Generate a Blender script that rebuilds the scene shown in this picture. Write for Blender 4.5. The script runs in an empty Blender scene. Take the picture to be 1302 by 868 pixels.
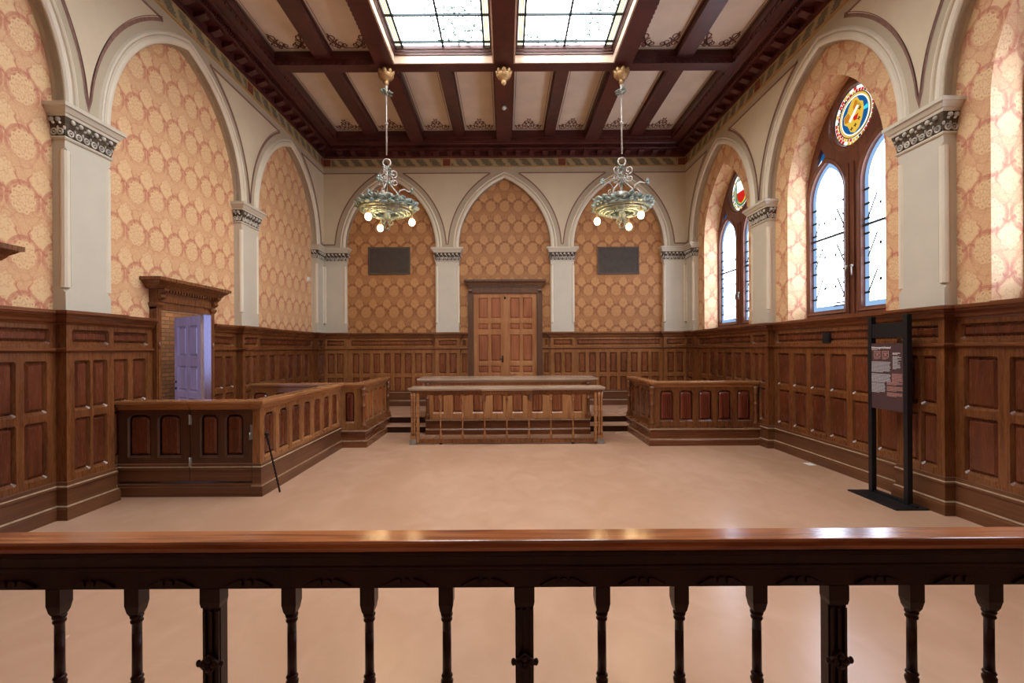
import bpy, bmesh, math, random
from mathutils import Vector, Matrix
random.seed(7)
PI = math.pi
C = bpy.context.scene.collection
sc = bpy.context.scene

# ------------------------------------------------------------------ room size
XP, XW = 4.19, 4.31            # side spandrel plane / wallpaper plane
YP, YW = 10.92, 11.04          # back spandrel plane / wallpaper plane
YR = -1.52                     # wallpaper plane behind the camera
NF = 0.12                      # pilaster depth
ZCAP, ZSPR, ZTOP = 1.985, 3.94, 6.12
ZC, ZB, ZSB = 6.43, 6.207, 6.30
PIL = [(-1.40, -1.00), (1.49, 2.01), (4.50, 5.02), (7.51, 8.03), (10.52, 10.92)]
BAY = [(-1.00, 1.49), (2.01, 4.50), (5.02, 7.51), (8.03, 10.52)]
BPIL = [(-4.19, -3.68), (-1.60, -1.065), (1.065, 1.60), (3.68, 4.19)]
BBAY = [(-3.68, -1.60), (-1.065, 1.065), (1.60, 3.68)]
TL = lambda u, n, z: (-XW + n, u, z)
TR = lambda u, n, z: (XW - n, u, z)
TB = lambda u, n, z: (u, YW - n, z)
TK = lambda u, n, z: (u, YR + n, z)
TI = lambda x, y, z: (x, y, z)

def s2l(c):
    c = c / 255.0
    return c / 12.92 if c <= 0.04045 else ((c + 0.055) / 1.055) ** 2.4
def rgb(r, g, b): return (s2l(r), s2l(g), s2l(b), 1.0)

# ------------------------------------------------------------------ node helper
class S:
    def __init__(s, nt, sock): s.nt, s.k = nt, sock
    def op(s, o, b=None, c=None):
        n = s.nt.nodes.new('ShaderNodeMath'); n.operation = o
        for i, x in enumerate((s, b, c)):
            if x is None: continue
            if isinstance(x, S): s.nt.links.new(x.k, n.inputs[i])
            else: n.inputs[i].default_value = x
        return S(s.nt, n.outputs[0])
    def __add__(s, b): return s.op('ADD', b)
    def __sub__(s, b): return s.op('SUBTRACT', b)
    def __mul__(s, b): return s.op('MULTIPLY', b)
    def __truediv__(s, b): return s.op('DIVIDE', b)
    def fr(s): return s.op('FRACT')
    def sq(s): return s.op('MULTIPLY', s)
    def sqrt(s): return s.op('SQRT')
    def abs(s): return s.op('ABSOLUTE')
    def cos(s): return s.op('COSINE')
    def step(s, lo, hi):
        n = s.nt.nodes.new('ShaderNodeMapRange'); n.interpolation_type = 'SMOOTHSTEP'
        s.nt.links.new(s.k, n.inputs[0]); n.inputs[1].default_value = lo; n.inputs[2].default_value = hi
        return S(s.nt, n.outputs[0])
def mixc(nt, f, a, b):
    n = nt.nodes.new('ShaderNodeMix'); n.data_type = 'RGBA'
    if isinstance(f, S): nt.links.new(f.k, n.inputs[0])
    else: n.inputs[0].default_value = f
    for i, x in ((6, a), (7, b)):
        if isinstance(x, tuple): n.inputs[i].default_value = x
        else: nt.links.new(x, n.inputs[i])
    return n.outputs[2]
def newmat(name):
    m = bpy.data.materials.new(name); m.use_nodes = True
    nt = m.node_tree; b = nt.nodes['Principled BSDF']
    return m, nt, b
def coords(nt, scale, kind='Object'):
    tc = nt.nodes.new('ShaderNodeTexCoord'); mp = nt.nodes.new('ShaderNodeMapping')
    mp.inputs['Scale'].default_value = scale
    nt.links.new(tc.outputs[kind], mp.inputs['Vector'])
    return mp.outputs[0]
def noise(nt, vec, scale, detail=3, dist=0.0):
    n = nt.nodes.new('ShaderNodeTexNoise'); n.inputs['Scale'].default_value = scale
    n.inputs['Detail'].default_value = detail; n.inputs['Distortion'].default_value = dist
    nt.links.new(vec, n.inputs['Vector'])
    return S(nt, n.outputs[0])
def bump(nt, b, h, strength, dist=0.01):
    n = nt.nodes.new('ShaderNodeBump'); n.inputs['Strength'].default_value = strength
    n.inputs['Distance'].default_value = dist
    nt.links.new(h.k, n.inputs['Height']); nt.links.new(n.outputs[0], b.inputs['Normal'])

def wood(name, c1, c2, rough=0.28, scale=(16, 16, 1.1), spec=0.6, dist=1.2):
    m, nt, b = newmat(name)
    v = coords(nt, scale)
    g = noise(nt, v, 1.0, 5, dist)
    big = noise(nt, coords(nt, (1.3, 1.3, 0.9)), 1.0, 2)
    f = (g * 0.7 + big * 0.55).step(0.38, 0.85)
    nt.links.new(mixc(nt, f, c1, c2), b.inputs['Base Color'])
    fine = noise(nt, coords(nt, tuple(x * 6 for x in scale)), 1.0, 2)
    rr = fine * 0.14 + (rough - 0.07)
    nt.links.new(rr.k, b.inputs['Roughness'])
    b.inputs['Specular IOR Level'].default_value = spec
    bump(nt, b, g, 0.06, 0.004)
    return m
def plain(name, c, rough=0.6, metal=0.0, var=0.08, nscale=3.0, spec=0.4):
    m, nt, b = newmat(name)
    n = noise(nt, coords(nt, (1, 1, 1)), nscale, 4)
    d = tuple(x * (1 - 2 * var) for x in c[:3]) + (1,)
    nt.links.new(mixc(nt, n.step(0.3, 0.7), c, d), b.inputs['Base Color'])
    b.inputs['Roughness'].default_value = rough; b.inputs['Metallic'].default_value = metal
    b.inputs['Specular IOR Level'].default_value = spec
    return m
def glow(name, c, st):
    m = bpy.data.materials.new(name); m.use_nodes = True
    nt = m.node_tree; nt.nodes.clear()
    e = nt.nodes.new('ShaderNodeEmission'); o = nt.nodes.new('ShaderNodeOutputMaterial')
    e.inputs[0].default_value = c; e.inputs[1].default_value = st
    nt.links.new(e.outputs[0], o.inputs[0])
    return m

# wall paper: rows of scalloped medallions with a pointed fan between them
def wallpaper(name, cream, ground, pink):
    m, nt, b = newmat(name)
    tc = nt.nodes.new('ShaderNodeTexCoord'); sp = nt.nodes.new('ShaderNodeSeparateXYZ')
    nt.links.new(tc.outputs['UV'], sp.inputs[0])
    U, V = S(nt, sp.outputs[0]), S(nt, sp.outputs[1])
    PU, PV = 0.325, 0.493
    def cell(du, dv):
        p = ((U / PU + du).fr() - 0.5) * PU
        q = ((V / PV + dv).fr() - 0.5) * PV
        return p, q
    def motif(p, q, R, k, amp, stretch):
        r = (p.sq() + (q * stretch).sq()).sqrt()
        th = q.op('ARCTAN2', p)
        sc_ = (th * k).cos() * amp
        return r, th, r - sc_
    p, q = cell(0.5, 0.5)
    r, th, rs = motif(p, q, 0.12, 10.0, 0.007, 0.88)
    rr0 = (p.sq() + (q * 0.9).sq()).sqrt()
    # the ring is drawn down to a point below the medallion
    tip = p.abs() * 0.9 + q * 0.75 + 0.035
    vec = tc.outputs['UV']
    nz = noise(nt, vec, 55.0, 3, 2.0).step(0.46, 0.54)
    nzf = noise(nt, vec, 130.0, 2, 1.0).step(0.44, 0.56)
    nz2 = noise(nt, vec, 2.2, 2)
    disc = rs.step(0.112, 0.105)
    up = q.step(-0.12, -0.03)
    ring = (rr0 - 0.145).abs().step(0.018, 0.010) * (up * 0.8 + 0.2)
    hair = (rr0 - 0.124).abs().step(0.004, 0.002) * 0.6
    inner = (r - 0.064 - (th * 8.0).cos() * 0.014).abs().step(0.008, 0.003)
    inner2 = (r - 0.036 - (th * 5.0).cos() * 0.010).abs().step(0.007, 0.003)
    spots = ((r - 0.094).abs().step(0.009, 0.005)) * ((th * 10.0).cos().step(0.55, 0.8))
    p2, q2 = cell(0.0, 0.0)
    r2, th2, rs2 = motif(p2, q2, 0.09, 9.0, 0.008, 0.80)
    tear = rs2 + (q2 * 0.42) * (p2.abs() * 5.0 + 0.65)
    fan = tear.step(0.080, 0.072)
    fanring = (tear - 0.092).abs().step(0.008, 0.004) * (q2.step(0.03, -0.03) * 0.8 + 0.2)
    finner = (r2 - 0.045 - (th2 * 6.0).cos() * 0.013).abs().step(0.008, 0.004)
    curl = (((U * 38.0).cos() + (V * 31.0 + (U * 19.0).cos() * 2.0).cos()).abs()).step(0.22, 0.10)
    gcol = mixc(nt, nz * 0.45, ground, cream)
    gcol = mixc(nt, nzf * 0.22, gcol, pink)
    gcol = mixc(nt, curl * 0.35, gcol, pink)
    c = mixc(nt, fan, gcol, cream)
    c = mixc(nt, fanring * 0.85, c, pink)
    c = mixc(nt, (finner * fan) * 0.4, c, pink)
    c = mixc(nt, disc, c, cream)
    c = mixc(nt, (ring.op('MAXIMUM', hair)) * (nzf * 0.3 + 0.62), c, pink)
    c = mixc(nt, ((inner.op('MAXIMUM', inner2)) * disc) * 0.45, c, pink)
    c = mixc(nt, spots * 0.55, c, tuple(x * 0.55 for x in pink[:3]) + (1,))
    c = mixc(nt, (disc * nz) * 0.45, c, ground)
    c = mixc(nt, (fan * nz) * 0.40, c, ground)
    c = mixc(nt, noise(nt, vec, 28.0, 3, 1.5).step(0.52, 0.58) * 0.28, c, ground)
    c = mixc(nt, nzf * 0.16, c, pink)
    c = mixc(nt, nz2.step(0.35, 0.75) * 0.10, c, ground)
    nt.links.new(c, b.inputs['Base Color'])
    b.inputs['Roughness'].default_value = 0.55
    b.inputs['Specular IOR Level'].default_value = 0.3
    return m

M = {}
HG = (0.7, 0.7, 55)
M['wood'] = wood('oak_frame', rgb(88, 48, 24), rgb(126, 76, 40))
M['panel'] = wood('oak_panel', rgb(74, 35, 20), rgb(112, 58, 33), 0.26)
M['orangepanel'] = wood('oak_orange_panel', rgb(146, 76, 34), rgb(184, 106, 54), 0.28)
M['woodlit'] = wood('oak_frame_lit', rgb(122, 76, 42), rgb(160, 108, 64))  # frame, panel, rail: same oak, with brighter light painted into the tone
M['panellit'] = wood('oak_panel_lit', rgb(98, 52, 30), rgb(142, 86, 52))
M['raillit'] = wood('oak_rail_lit', rgb(104, 62, 36), rgb(142, 92, 56), 0.28, HG, dist=.25)
M['redpanel'] = wood('oak_red_panel', rgb(98, 42, 28), rgb(130, 64, 44), 0.22)
M['rail'] = wood('oak_rail', rgb(90, 48, 25), rgb(126, 74, 41), 0.28, HG, dist=.25)
M['cap'] = wood('oak_cap_rail', rgb(138, 88, 50), rgb(174, 122, 78), 0.26, HG, dist=.25)
M['top'] = wood('table_top_sheen', rgb(160, 134, 110), rgb(190, 166, 144), 0.22, (1.0, 20, 20), dist=.4)  # pale grey tone has the tops' reflected light in it
M['worn'] = plain('worn_moulding_edge', rgb(172, 144, 116), 0.35, var=.15, nscale=18)
M['darkwood'] = wood('dark_oak', rgb(34, 14, 9), rgb(52, 24, 16), 0.34, spec=0.22)
M['gatewood'] = wood('gate_oak', rgb(62, 36, 22), rgb(88, 54, 34), 0.33)
M['casing'] = wood('casing_oak', rgb(78, 48, 30), rgb(108, 72, 48), 0.36)
M['toprail'] = wood('rail_top_oak', rgb(104, 48, 27), rgb(172, 102, 58), 0.17, (1.6, 30, 30), spec=0.6)
M['base'] = wood('skirting_oak', rgb(78, 44, 24), rgb(112, 70, 42), 0.36, HG, dist=.25)
M['beam'] = wood('mahogany_beam', rgb(60, 22, 22), rgb(88, 38, 35), 0.36, (3, 3, 14))
M['well'] = wood('varnished_light_board', rgb(196, 164, 140), rgb(218, 194, 172), 0.22, (1.2, 14, 14))
M['winwood'] = wood('window_oak', rgb(84, 42, 25), rgb(118, 67, 44), 0.4)
M['door'] = wood('door_oak', rgb(146, 88, 48), rgb(184, 130, 84), 0.33)
M['doorpanel'] = wood('door_panel_oak', rgb(126, 66, 37), rgb(170, 104, 66), 0.34)
M['corrdoor'] = wood('open_door_wood', rgb(128, 100, 92), rgb(160, 130, 120), 0.35)
M['plaster'] = plain('arch_plaster', rgb(186, 171, 146), 0.75, var=0.03)
M['cream'] = plain('spandrel_plaster', rgb(214, 197, 168), 0.75, var=0.03)
M['pil'] = plain('pilaster_plaster', rgb(204, 195, 177), 0.6, var=0.03)
M['mould'] = plain('moulding_plaster', rgb(224, 212, 190), 0.5, var=0.03)
M['line'] = plain('painted_line', rgb(142, 104, 90), 0.7, var=0.12, nscale=20)
M['gilt'] = plain('gilt_line', rgb(186, 150, 98), 0.5, var=0.05)
M['ceil'] = plain('ceiling_panel_paint', rgb(226, 206, 184), 0.75, var=0.04)
M['stencil'] = plain('ceiling_stencil', rgb(118, 76, 60), 0.75, var=0.1)
M['edge'] = plain('ceiling_panel_edge', rgb(150, 136, 116), 0.7, var=0.05)
M['capdark'] = plain('capital_ground', rgb(92, 76, 58), 0.7, var=0.25, nscale=25)
M['capleaf'] = plain('capital_leaf', rgb(222, 216, 204), 0.45, var=0.28, nscale=14)
M['paper'] = wallpaper('damask_paper', rgb(232, 201, 152), rgb(219, 174, 130), rgb(188, 112, 90))
M['paperwarm'] = wallpaper('damask_paper_warm_lit', rgb(206, 154, 100), rgb(172, 118, 74), rgb(136, 84, 54))  # same paper, darker and warmer: light on the back wall put into colour
M['slate'] = plain('dark_slate', rgb(74, 64, 56), 0.5, var=0.1, nscale=8)
M['frameb'] = plain('board_frame', rgb(96, 80, 66), 0.45)
M['black'] = plain('black_steel', rgb(24, 26, 30), 0.42, var=0.1)
M['iron'] = plain('wrought_iron', rgb(28, 26, 26), 0.4, 0.6)
M['steel'] = plain('hinge_steel', rgb(176, 172, 164), 0.35, 0.7)
M['brass'] = plain('aged_brass', rgb(190, 148, 98), 0.4, 0.3, var=0.15, nscale=30)
M['dull'] = plain('dull_bronze', rgb(138, 142, 126), 0.5, 0.15, var=0.22, nscale=26)
M['patina'] = plain('patina_bronze', rgb(160, 172, 160), 0.4, 0.2, var=0.25, nscale=22)
M['pale'] = plain('pale_bronze', rgb(196, 184, 172), 0.4, 0.35, var=0.15, nscale=20)
M['ringglass'] = plain('pearl_rim', rgb(148, 158, 148), 0.35, 0.0, var=0.15, nscale=16)
M['sign'] = plain('sign_maroon', rgb(78, 56, 58), 0.5, var=0.02)
M['white'] = plain('white_print', rgb(226, 224, 222), 0.6, var=0.02)
M['grey'] = plain('grey_print', rgb(188, 186, 190), 0.6, var=0.02)
M['rose'] = plain('rose_print', rgb(184, 136, 128), 0.6, var=0.02)
M['whiteplastic'] = plain('white_plastic', rgb(228, 226, 220), 0.4, var=0.02)
M['stone'] = plain('worn_foot_block', rgb(140, 132, 122), 0.6, var=0.15, nscale=20)

# floor
m, nt, b = newmat('floor_linoleum')
n1 = noise(nt, coords(nt, (0.5, 0.35, 1)), 1.0, 5, 0.6)
n2 = noise(nt, coords(nt, (3.0, 2.0, 1)), 1.0, 6, 1.0)
n3 = noise(nt, coords(nt, (1.2, 9.0, 1)), 2.0, 4, 2.0)
c = mixc(nt, (n1 * 0.7 + n2 * 0.4).step(0.4, 0.75), rgb(188, 147, 118), rgb(203, 163, 135))
c = mixc(nt, n3.step(0.60, 0.80) * 0.10, c, rgb(214, 180, 156))
nt.links.new(c, b.inputs['Base Color'])
nt.links.new((n1.step(0.2, 0.8) * 0.08 + 0.21).k, b.inputs['Roughness'])
b.inputs['Specular IOR Level'].default_value = 0.55
bump(nt, b, n2, 0.05, 0.01)
M['floor'] = m
# frieze
m, nt, b = newmat('frieze_leaf_band')
tc = nt.nodes.new('ShaderNodeTexCoord'); sp = nt.nodes.new('ShaderNodeSeparateXYZ')
nt.links.new(tc.outputs['UV'], sp.inputs[0])
U, V = S(nt, sp.outputs[0]), S(nt, sp.outputs[1])
w = ((U / 0.30 + V * 2.6).fr() - 0.5).abs()
leaf = (w + noise(nt, tc.outputs['UV'], 26.0, 3, 1.0) * 0.55).step(0.42, 0.52)
vein = noise(nt, tc.outputs['UV'], 45.0, 2, 1.5).step(0.5, 0.58)
c = mixc(nt, leaf, rgb(178, 154, 116), rgb(106, 94, 74))
c = mixc(nt, vein * 0.55, c, rgb(150, 146, 112))
nt.links.new(c, b.inputs['Base Color']); b.inputs['Roughness'].default_value = 0.6
M['frieze'] = m
M['fred'] = plain('frieze_red_square', rgb(140, 76, 56), 0.6, var=0.25, nscale=30)
# brick
m, nt, b = newmat('brick_wall')
bk = nt.nodes.new('ShaderNodeTexBrick'); mp = coords(nt, (1, 1, 1), 'UV')
nt.links.new(mp, bk.inputs['Vector'])
bk.inputs['Color1'].default_value = rgb(120, 88, 62); bk.inputs['Color2'].default_value = rgb(92, 66, 48)
bk.inputs['Mortar'].default_value = rgb(60, 48, 40); bk.inputs['Scale'].default_value = 1.0
bk.inputs['Mortar Size'].default_value = 0.008; bk.inputs['Brick Width'].default_value = 0.24
bk.inputs['Row Height'].default_value = 0.078
nt.links.new(bk.outputs['Color'], b.inputs['Base Color']); b.inputs['Roughness'].default_value = 0.8
M['brick'] = m
# daylight through leaded glass
def daylight(name, col, st, dots, dscale):
    m = bpy.data.materials.new(name); m.use_nodes = True
    nt = m.node_tree; nt.nodes.clear()
    e = nt.nodes.new('ShaderNodeEmission'); o = nt.nodes.new('ShaderNodeOutputMaterial')
    v = coords(nt, (1, 1, 1))
    d = noise(nt, v, dscale, 2, 0.5).step(dots, dots + 0.03)
    area = noise(nt, v, 1.3, 1).step(0.46, 0.54)
    nt.links.new(mixc(nt, d * area, col, (0.02, 0.035, 0.03, 1)), e.inputs[0]); e.inputs[1].default_value = st
    nt.links.new(e.outputs[0], o.inputs[0])
    return m
GW, GS = 7.5, 8.5
M['daywin'] = daylight('window_daylight_glass', (0.74, 0.82, 1.0, 1), GW, 0.60, 24.0)
M['daysky'] = daylight('skylight_daylight_glass', (0.93, 0.97, 1.0, 1), GS, 0.56, 19.0)
M['gborder'] = glow('pale_blue_border_glass', (0.36, 0.58, 0.92, 1), 0.62)
M['gyellow'] = glow('yellow_glass', (0.95, 0.58, 0.07, 1), 0.62)
M['gorange'] = glow('orange_glass', (0.85, 0.30, 0.03, 1), 0.5)
M['gred'] = glow('red_glass', (0.80, 0.03, 0.02, 1), 0.55)
M['gblue'] = glow('blue_glass', (0.015, 0.13, 0.36, 1), 0.6)
M['gcyan'] = glow('cyan_glass', (0.05, 0.60, 0.72, 1), 0.9)
M['ggreen'] = glow('green_glass', (0.06, 0.24, 0.12, 1), 0.8)
M['gwhite'] = glow('white_glass', (0.95, 0.93, 0.86, 1), 1.1)
M['gdark'] = glow('dark_painted_glass', (0.10, 0.05, 0.03, 1), 0.5)
M['gskyb'] = glow('skylight_border_glass', (0.92, 0.95, 0.80, 1), 1.6)
M['lead'] = plain('lead_bar', rgb(38, 52, 54), 0.5, 0.2)
M['bulb'] = glow('lit_bulb', (1.0, 0.70, 0.34, 1), 60.0)

# ------------------------------------------------------------------ mesh builder
class MB:
    def __init__(s): s.v, s.f, s.m, s.uv, s.cm, s.sm = [], [], [], [], 0, []
    def pts(s, ps):
        i = len(s.v); s.v += [tuple(p) for p in ps]; return list(range(i, i + len(ps)))
    def face(s, ids, uv=None, smooth=False):
        s.f.append(ids); s.m.append(s.cm); s.uv.append(uv); s.sm.append(smooth)
    def poly(s, ps, uv=None): s.face(s.pts(ps), uv)
    def box(s, T, u0, u1, n0, n1, z0, z1):
        k = s.pts([T(u, n, z) for z in (z0, z1) for n in (n0, n1) for u in (u0, u1)])
        for q in ((0, 1, 3, 2), (4, 6, 7, 5), (0, 4, 5, 1), (2, 3, 7, 6), (0, 2, 6, 4), (1, 5, 7, 3)):
            s.face([k[i] for i in q])
    def prism(s, T, poly, n0, n1):          # polygon in (u, z), extruded along n
        a = s.pts([T(u, n0, z) for u, z in poly]); b = s.pts([T(u, n1, z) for u, z in poly])
        s.face(a[::-1]); s.face(b); k = len(poly)
        for i in range(k): s.face([a[i], a[(i + 1) % k], b[(i + 1) % k], b[i]])
    def vprism(s, T, poly, z0, z1, top=None):   # polygon in (u, n), extruded along z
        a = s.pts([T(u, n, z0) for u, n in poly]); b = s.pts([T(u, n, z1) for u, n in (top or poly)])
        s.face(a[::-1]); s.face(b); k = len(poly)
        for i in range(k): s.face([a[i], a[(i + 1) % k], b[(i + 1) % k], b[i]])
    def loft(s, T, pa, na, pb, nb):         # ring of quads between two (u,z) polygons
        a = s.pts([T(u, na, z) for u, z in pa]); b = s.pts([T(u, nb, z) for u, z in pb]); k = len(pa)
        for i in range(k): s.face([a[i], a[(i + 1) % k], b[(i + 1) % k], b[i]])
    def sweep(s, T, path, prof, closed=False, cap=True, smooth=False, hi=()):
        n = len(path); rows = []
        for i in range(n):
            p = Vector(path[i])
            d1 = d2 = None
            if i > 0 or closed: d1 = (p - Vector(path[i - 1])).normalized()
            if i < n - 1 or closed: d2 = (Vector(path[(i + 1) % n]) - p).normalized()
            d1 = d1 or d2; d2 = d2 or d1
            a = Vector((-d1.y, d1.x)); b2 = Vector((-d2.y, d2.x))
            mt = (a + b2) / max(0.15, 1 + a.dot(b2))
            rows.append(s.pts([T(p.x + o * mt.x, p.y + o * mt.y, z) for o, z in prof]))
        k = len(prof)
        for i in range(n if closed else n - 1):
            r, q = rows[i], rows[(i + 1) % n]
            for j in range(k - 1):
                if hi: s.cm = 1 if j in hi else 0
                s.face([r[j], q[j], q[j + 1], r[j + 1]], smooth=smooth)
        if hi: s.cm = 0
        if cap and not closed:
            s.face(rows[0]); s.face(rows[-1][::-1])
    def lathe(s, c, prof, seg=12, smooth=True):     # prof: (r, z) about vertical axis at c
        rows = [s.pts([(c[0] + r * math.cos(2 * PI * i / seg), c[1] + r * math.sin(2 * PI * i / seg), c[2] + z) for i in range(seg)]) for r, z in prof]
        for a, b in zip(rows, rows[1:]):
            for i in range(seg): s.face([a[i], a[(i + 1) % seg], b[(i + 1) % seg], b[i]], smooth=smooth)
        s.face(rows[0][::-1]); s.face(rows[-1])
    def tube(s, ps, r, seg=7, rend=None):
        ps = [Vector(p) for p in ps]; rows = []; k = len(ps)
        ref = Vector((0.13, 0.31, 0.94)).normalized()
        for i, p in enumerate(ps):
            d = (ps[min(i + 1, k - 1)] - ps[max(i - 1, 0)]).normalized()
            x = d.cross(ref)
            if x.length < 1e-3: x = d.cross(Vector((1, 0, 0)))
            x.normalize(); y = d.cross(x)
            rr = r if rend is None else r + (rend - r) * i / (k - 1)
            rows.append(s.pts([p + x * rr * math.cos(2 * PI * j / seg) + y * rr * math.sin(2 * PI * j / seg) for j in range(seg)]))
        for a, b in zip(rows, rows[1:]):
            for j in range(seg): s.face([a[j], a[(j + 1) % seg], b[(j + 1) % seg], b[j]], smooth=True)
        s.face(rows[0][::-1]); s.face(rows[-1])
    def torus(s, c, R, r, mat=None, seg=16, seg2=7, sx=1.0):
        mat = mat or Matrix.Identity(3); rows = []
        for i in range(seg):
            a = 2 * PI * i / seg; row = []
            for j in range(seg2):
                t = 2 * PI * j / seg2
                p = Vector(((R + r * math.cos(t)) * math.cos(a) * sx, (R + r * math.cos(t)) * math.sin(a), r * math.sin(t)))
                row.append(Vector(c) + mat @ p)
            rows.append(s.pts(row))
        for i in range(seg):
            a, b = rows[i], rows[(i + 1) % seg]
            for j in range(seg2): s.face([a[j], a[(j + 1) % seg2], b[(j + 1) % seg2], b[j]], smooth=True)
    def ball(s, c, r, mat=None, seg=10, rings=6):
        mat = mat or Matrix.Identity(3)
        if not isinstance(r, tuple): r = (r, r, r)
        rows = []
        for i in range(rings + 1):
            t = PI * i / rings
            rr = max(math.sin(t), 0.02)
            rows.append(s.pts([Vector(c) + mat @ Vector((r[0] * rr * math.cos(2 * PI * j / seg), r[1] * rr * math.sin(2 * PI * j / seg), r[2] * math.cos(t))) for j in range(seg)]))
        for a, b in zip(rows, rows[1:]):
            for j in range(seg): s.face([a[j], a[(j + 1) % seg], b[(j + 1) % seg], b[j]], smooth=True)
        s.face(rows[0]); s.face(rows[-1][::-1])
    def ribbon(s, T, ps, w, n, w1=None):            # flat strip in the (u, z) plane at depth n
        k = len(ps); L, R = [], []
        for i in range(k):
            p = Vector(ps[i]); d = (Vector(ps[min(i + 1, k - 1)]) - Vector(ps[max(i - 1, 0)])).normalized()
            o = Vector((-d.y, d.x)) * (w + ((w1 - w) * i / (k - 1) if w1 is not None else 0)) / 2
            L.append(T(p.x + o.x, n, p.y + o.y)); R.append(T(p.x - o.x, n, p.y - o.y))
        a, b = s.pts(L), s.pts(R)
        for i in range(k - 1): s.face([a[i], a[i + 1], b[i + 1], b[i]])
    def filled(s, T, splines, n, thick=0.0, uvf=None):   # outline with holes, via a 2D curve
        cu = bpy.data.curves.new('t', 'CURVE'); cu.dimensions = '2D'; cu.fill_mode = 'BOTH'; cu.extrude = thick / 2
        for sp_ in splines:
            q = cu.splines.new('POLY'); q.points.add(len(sp_) - 1); q.use_cyclic_u = True
            for i, (x, y) in enumerate(sp_): q.points[i].co = (x, y, 0, 1)
        ob = bpy.data.objects.new('t', cu); C.objects.link(ob)
        dg = bpy.context.evaluated_depsgraph_get(); dg.update()
        me = bpy.data.meshes.new_from_object(ob.evaluated_get(dg))
        base = len(s.v)
        for v in me.vertices: s.v.append(T(v.co.x, n + v.co.z, v.co.y))
        for p in me.polygons:
            s.face([base + i for i in p.vertices], [(me.vertices[i].co.x, me.vertices[i].co.y) for i in p.vertices])
        bpy.data.objects.remove(ob); bpy.data.curves.remove(cu); bpy.data.meshes.remove(me)
    def build(s, name, mats, parent=None, recalc=True, loc=None):
        me = bpy.data.meshes.new(name)
        if loc: s.v = [(x - loc[0], y - loc[1], z - loc[2]) for x, y, z in s.v]
        me.from_pydata(s.v, [], s.f)
        for mm in (mats if isinstance(mats, (list, tuple)) else [mats]): me.materials.append(M[mm])
        me.polygons.foreach_set('material_index', s.m); me.polygons.foreach_set('use_smooth', s.sm)
        if any(u is not None for u in s.uv):
            ul = me.uv_layers.new(name='uv')
            for p, u in zip(me.polygons, s.uv):
                if u:
                    for li, q in zip(p.loop_indices, u): ul.data[li].uv = q
        if recalc:
            bm = bmesh.new(); bm.from_mesh(me); bmesh.ops.recalc_face_normals(bm, faces=bm.faces); bm.to_mesh(me); bm.free()
        me.update()
        o = bpy.data.objects.new(name, me); C.objects.link(o)
        if parent:
            o.parent = parent
            if parent.location.length > 0:
                o.matrix_parent_inverse = Matrix.Translation(parent.location).inverted()
        if loc: o.location = loc
        return o
def empty(name, loc=(0, 0, 0)):
    o = bpy.data.objects.new(name, None); C.objects.link(o); o.location = loc; o.empty_display_size = 0.1
    return o
def tag(o, label, cat, group=None):
    o['label'] = label; o['category'] = cat
    if group: o['group'] = group
    return o
def struct(o): o['kind'] = 'structure'; return o

def offset_poly(poly, d):
    k = len(poly); out = []
    area = sum(poly[i][0] * poly[(i + 1) % k][1] - poly[(i + 1) % k][0] * poly[i][1] for i in range(k))
    sg = 1 if area > 0 else -1
    for i in range(k):
        p0, p, p1 = Vector(poly[i - 1]), Vector(poly[i]), Vector(poly[(i + 1) % k])
        a, b = (p - p0).normalized(), (p1 - p).normalized()
        na, nb = Vector((-a.y, a.x)) * sg, Vector((-b.y, b.x)) * sg
        mt = (na + nb) / max(0.3, 1 + na.dot(nb))
        q = p + mt * d; out.append((q.x, q.y))
    return out

def arch_pts(uc, half, R, off, zs, N=18):
    """pointed arch from left spring over the apex to the right spring"""
    phi = math.acos((R - half) / (R + off)); pts = []
    for i in range(N + 1):
        a = phi * i / N
        pts.append((uc + (half - R) + (R + off) * math.cos(a), zs + (R + off) * math.sin(a)))
    left = [(2 * uc - x, z) for x, z in pts]
    return left + pts[::-1][1:]

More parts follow.
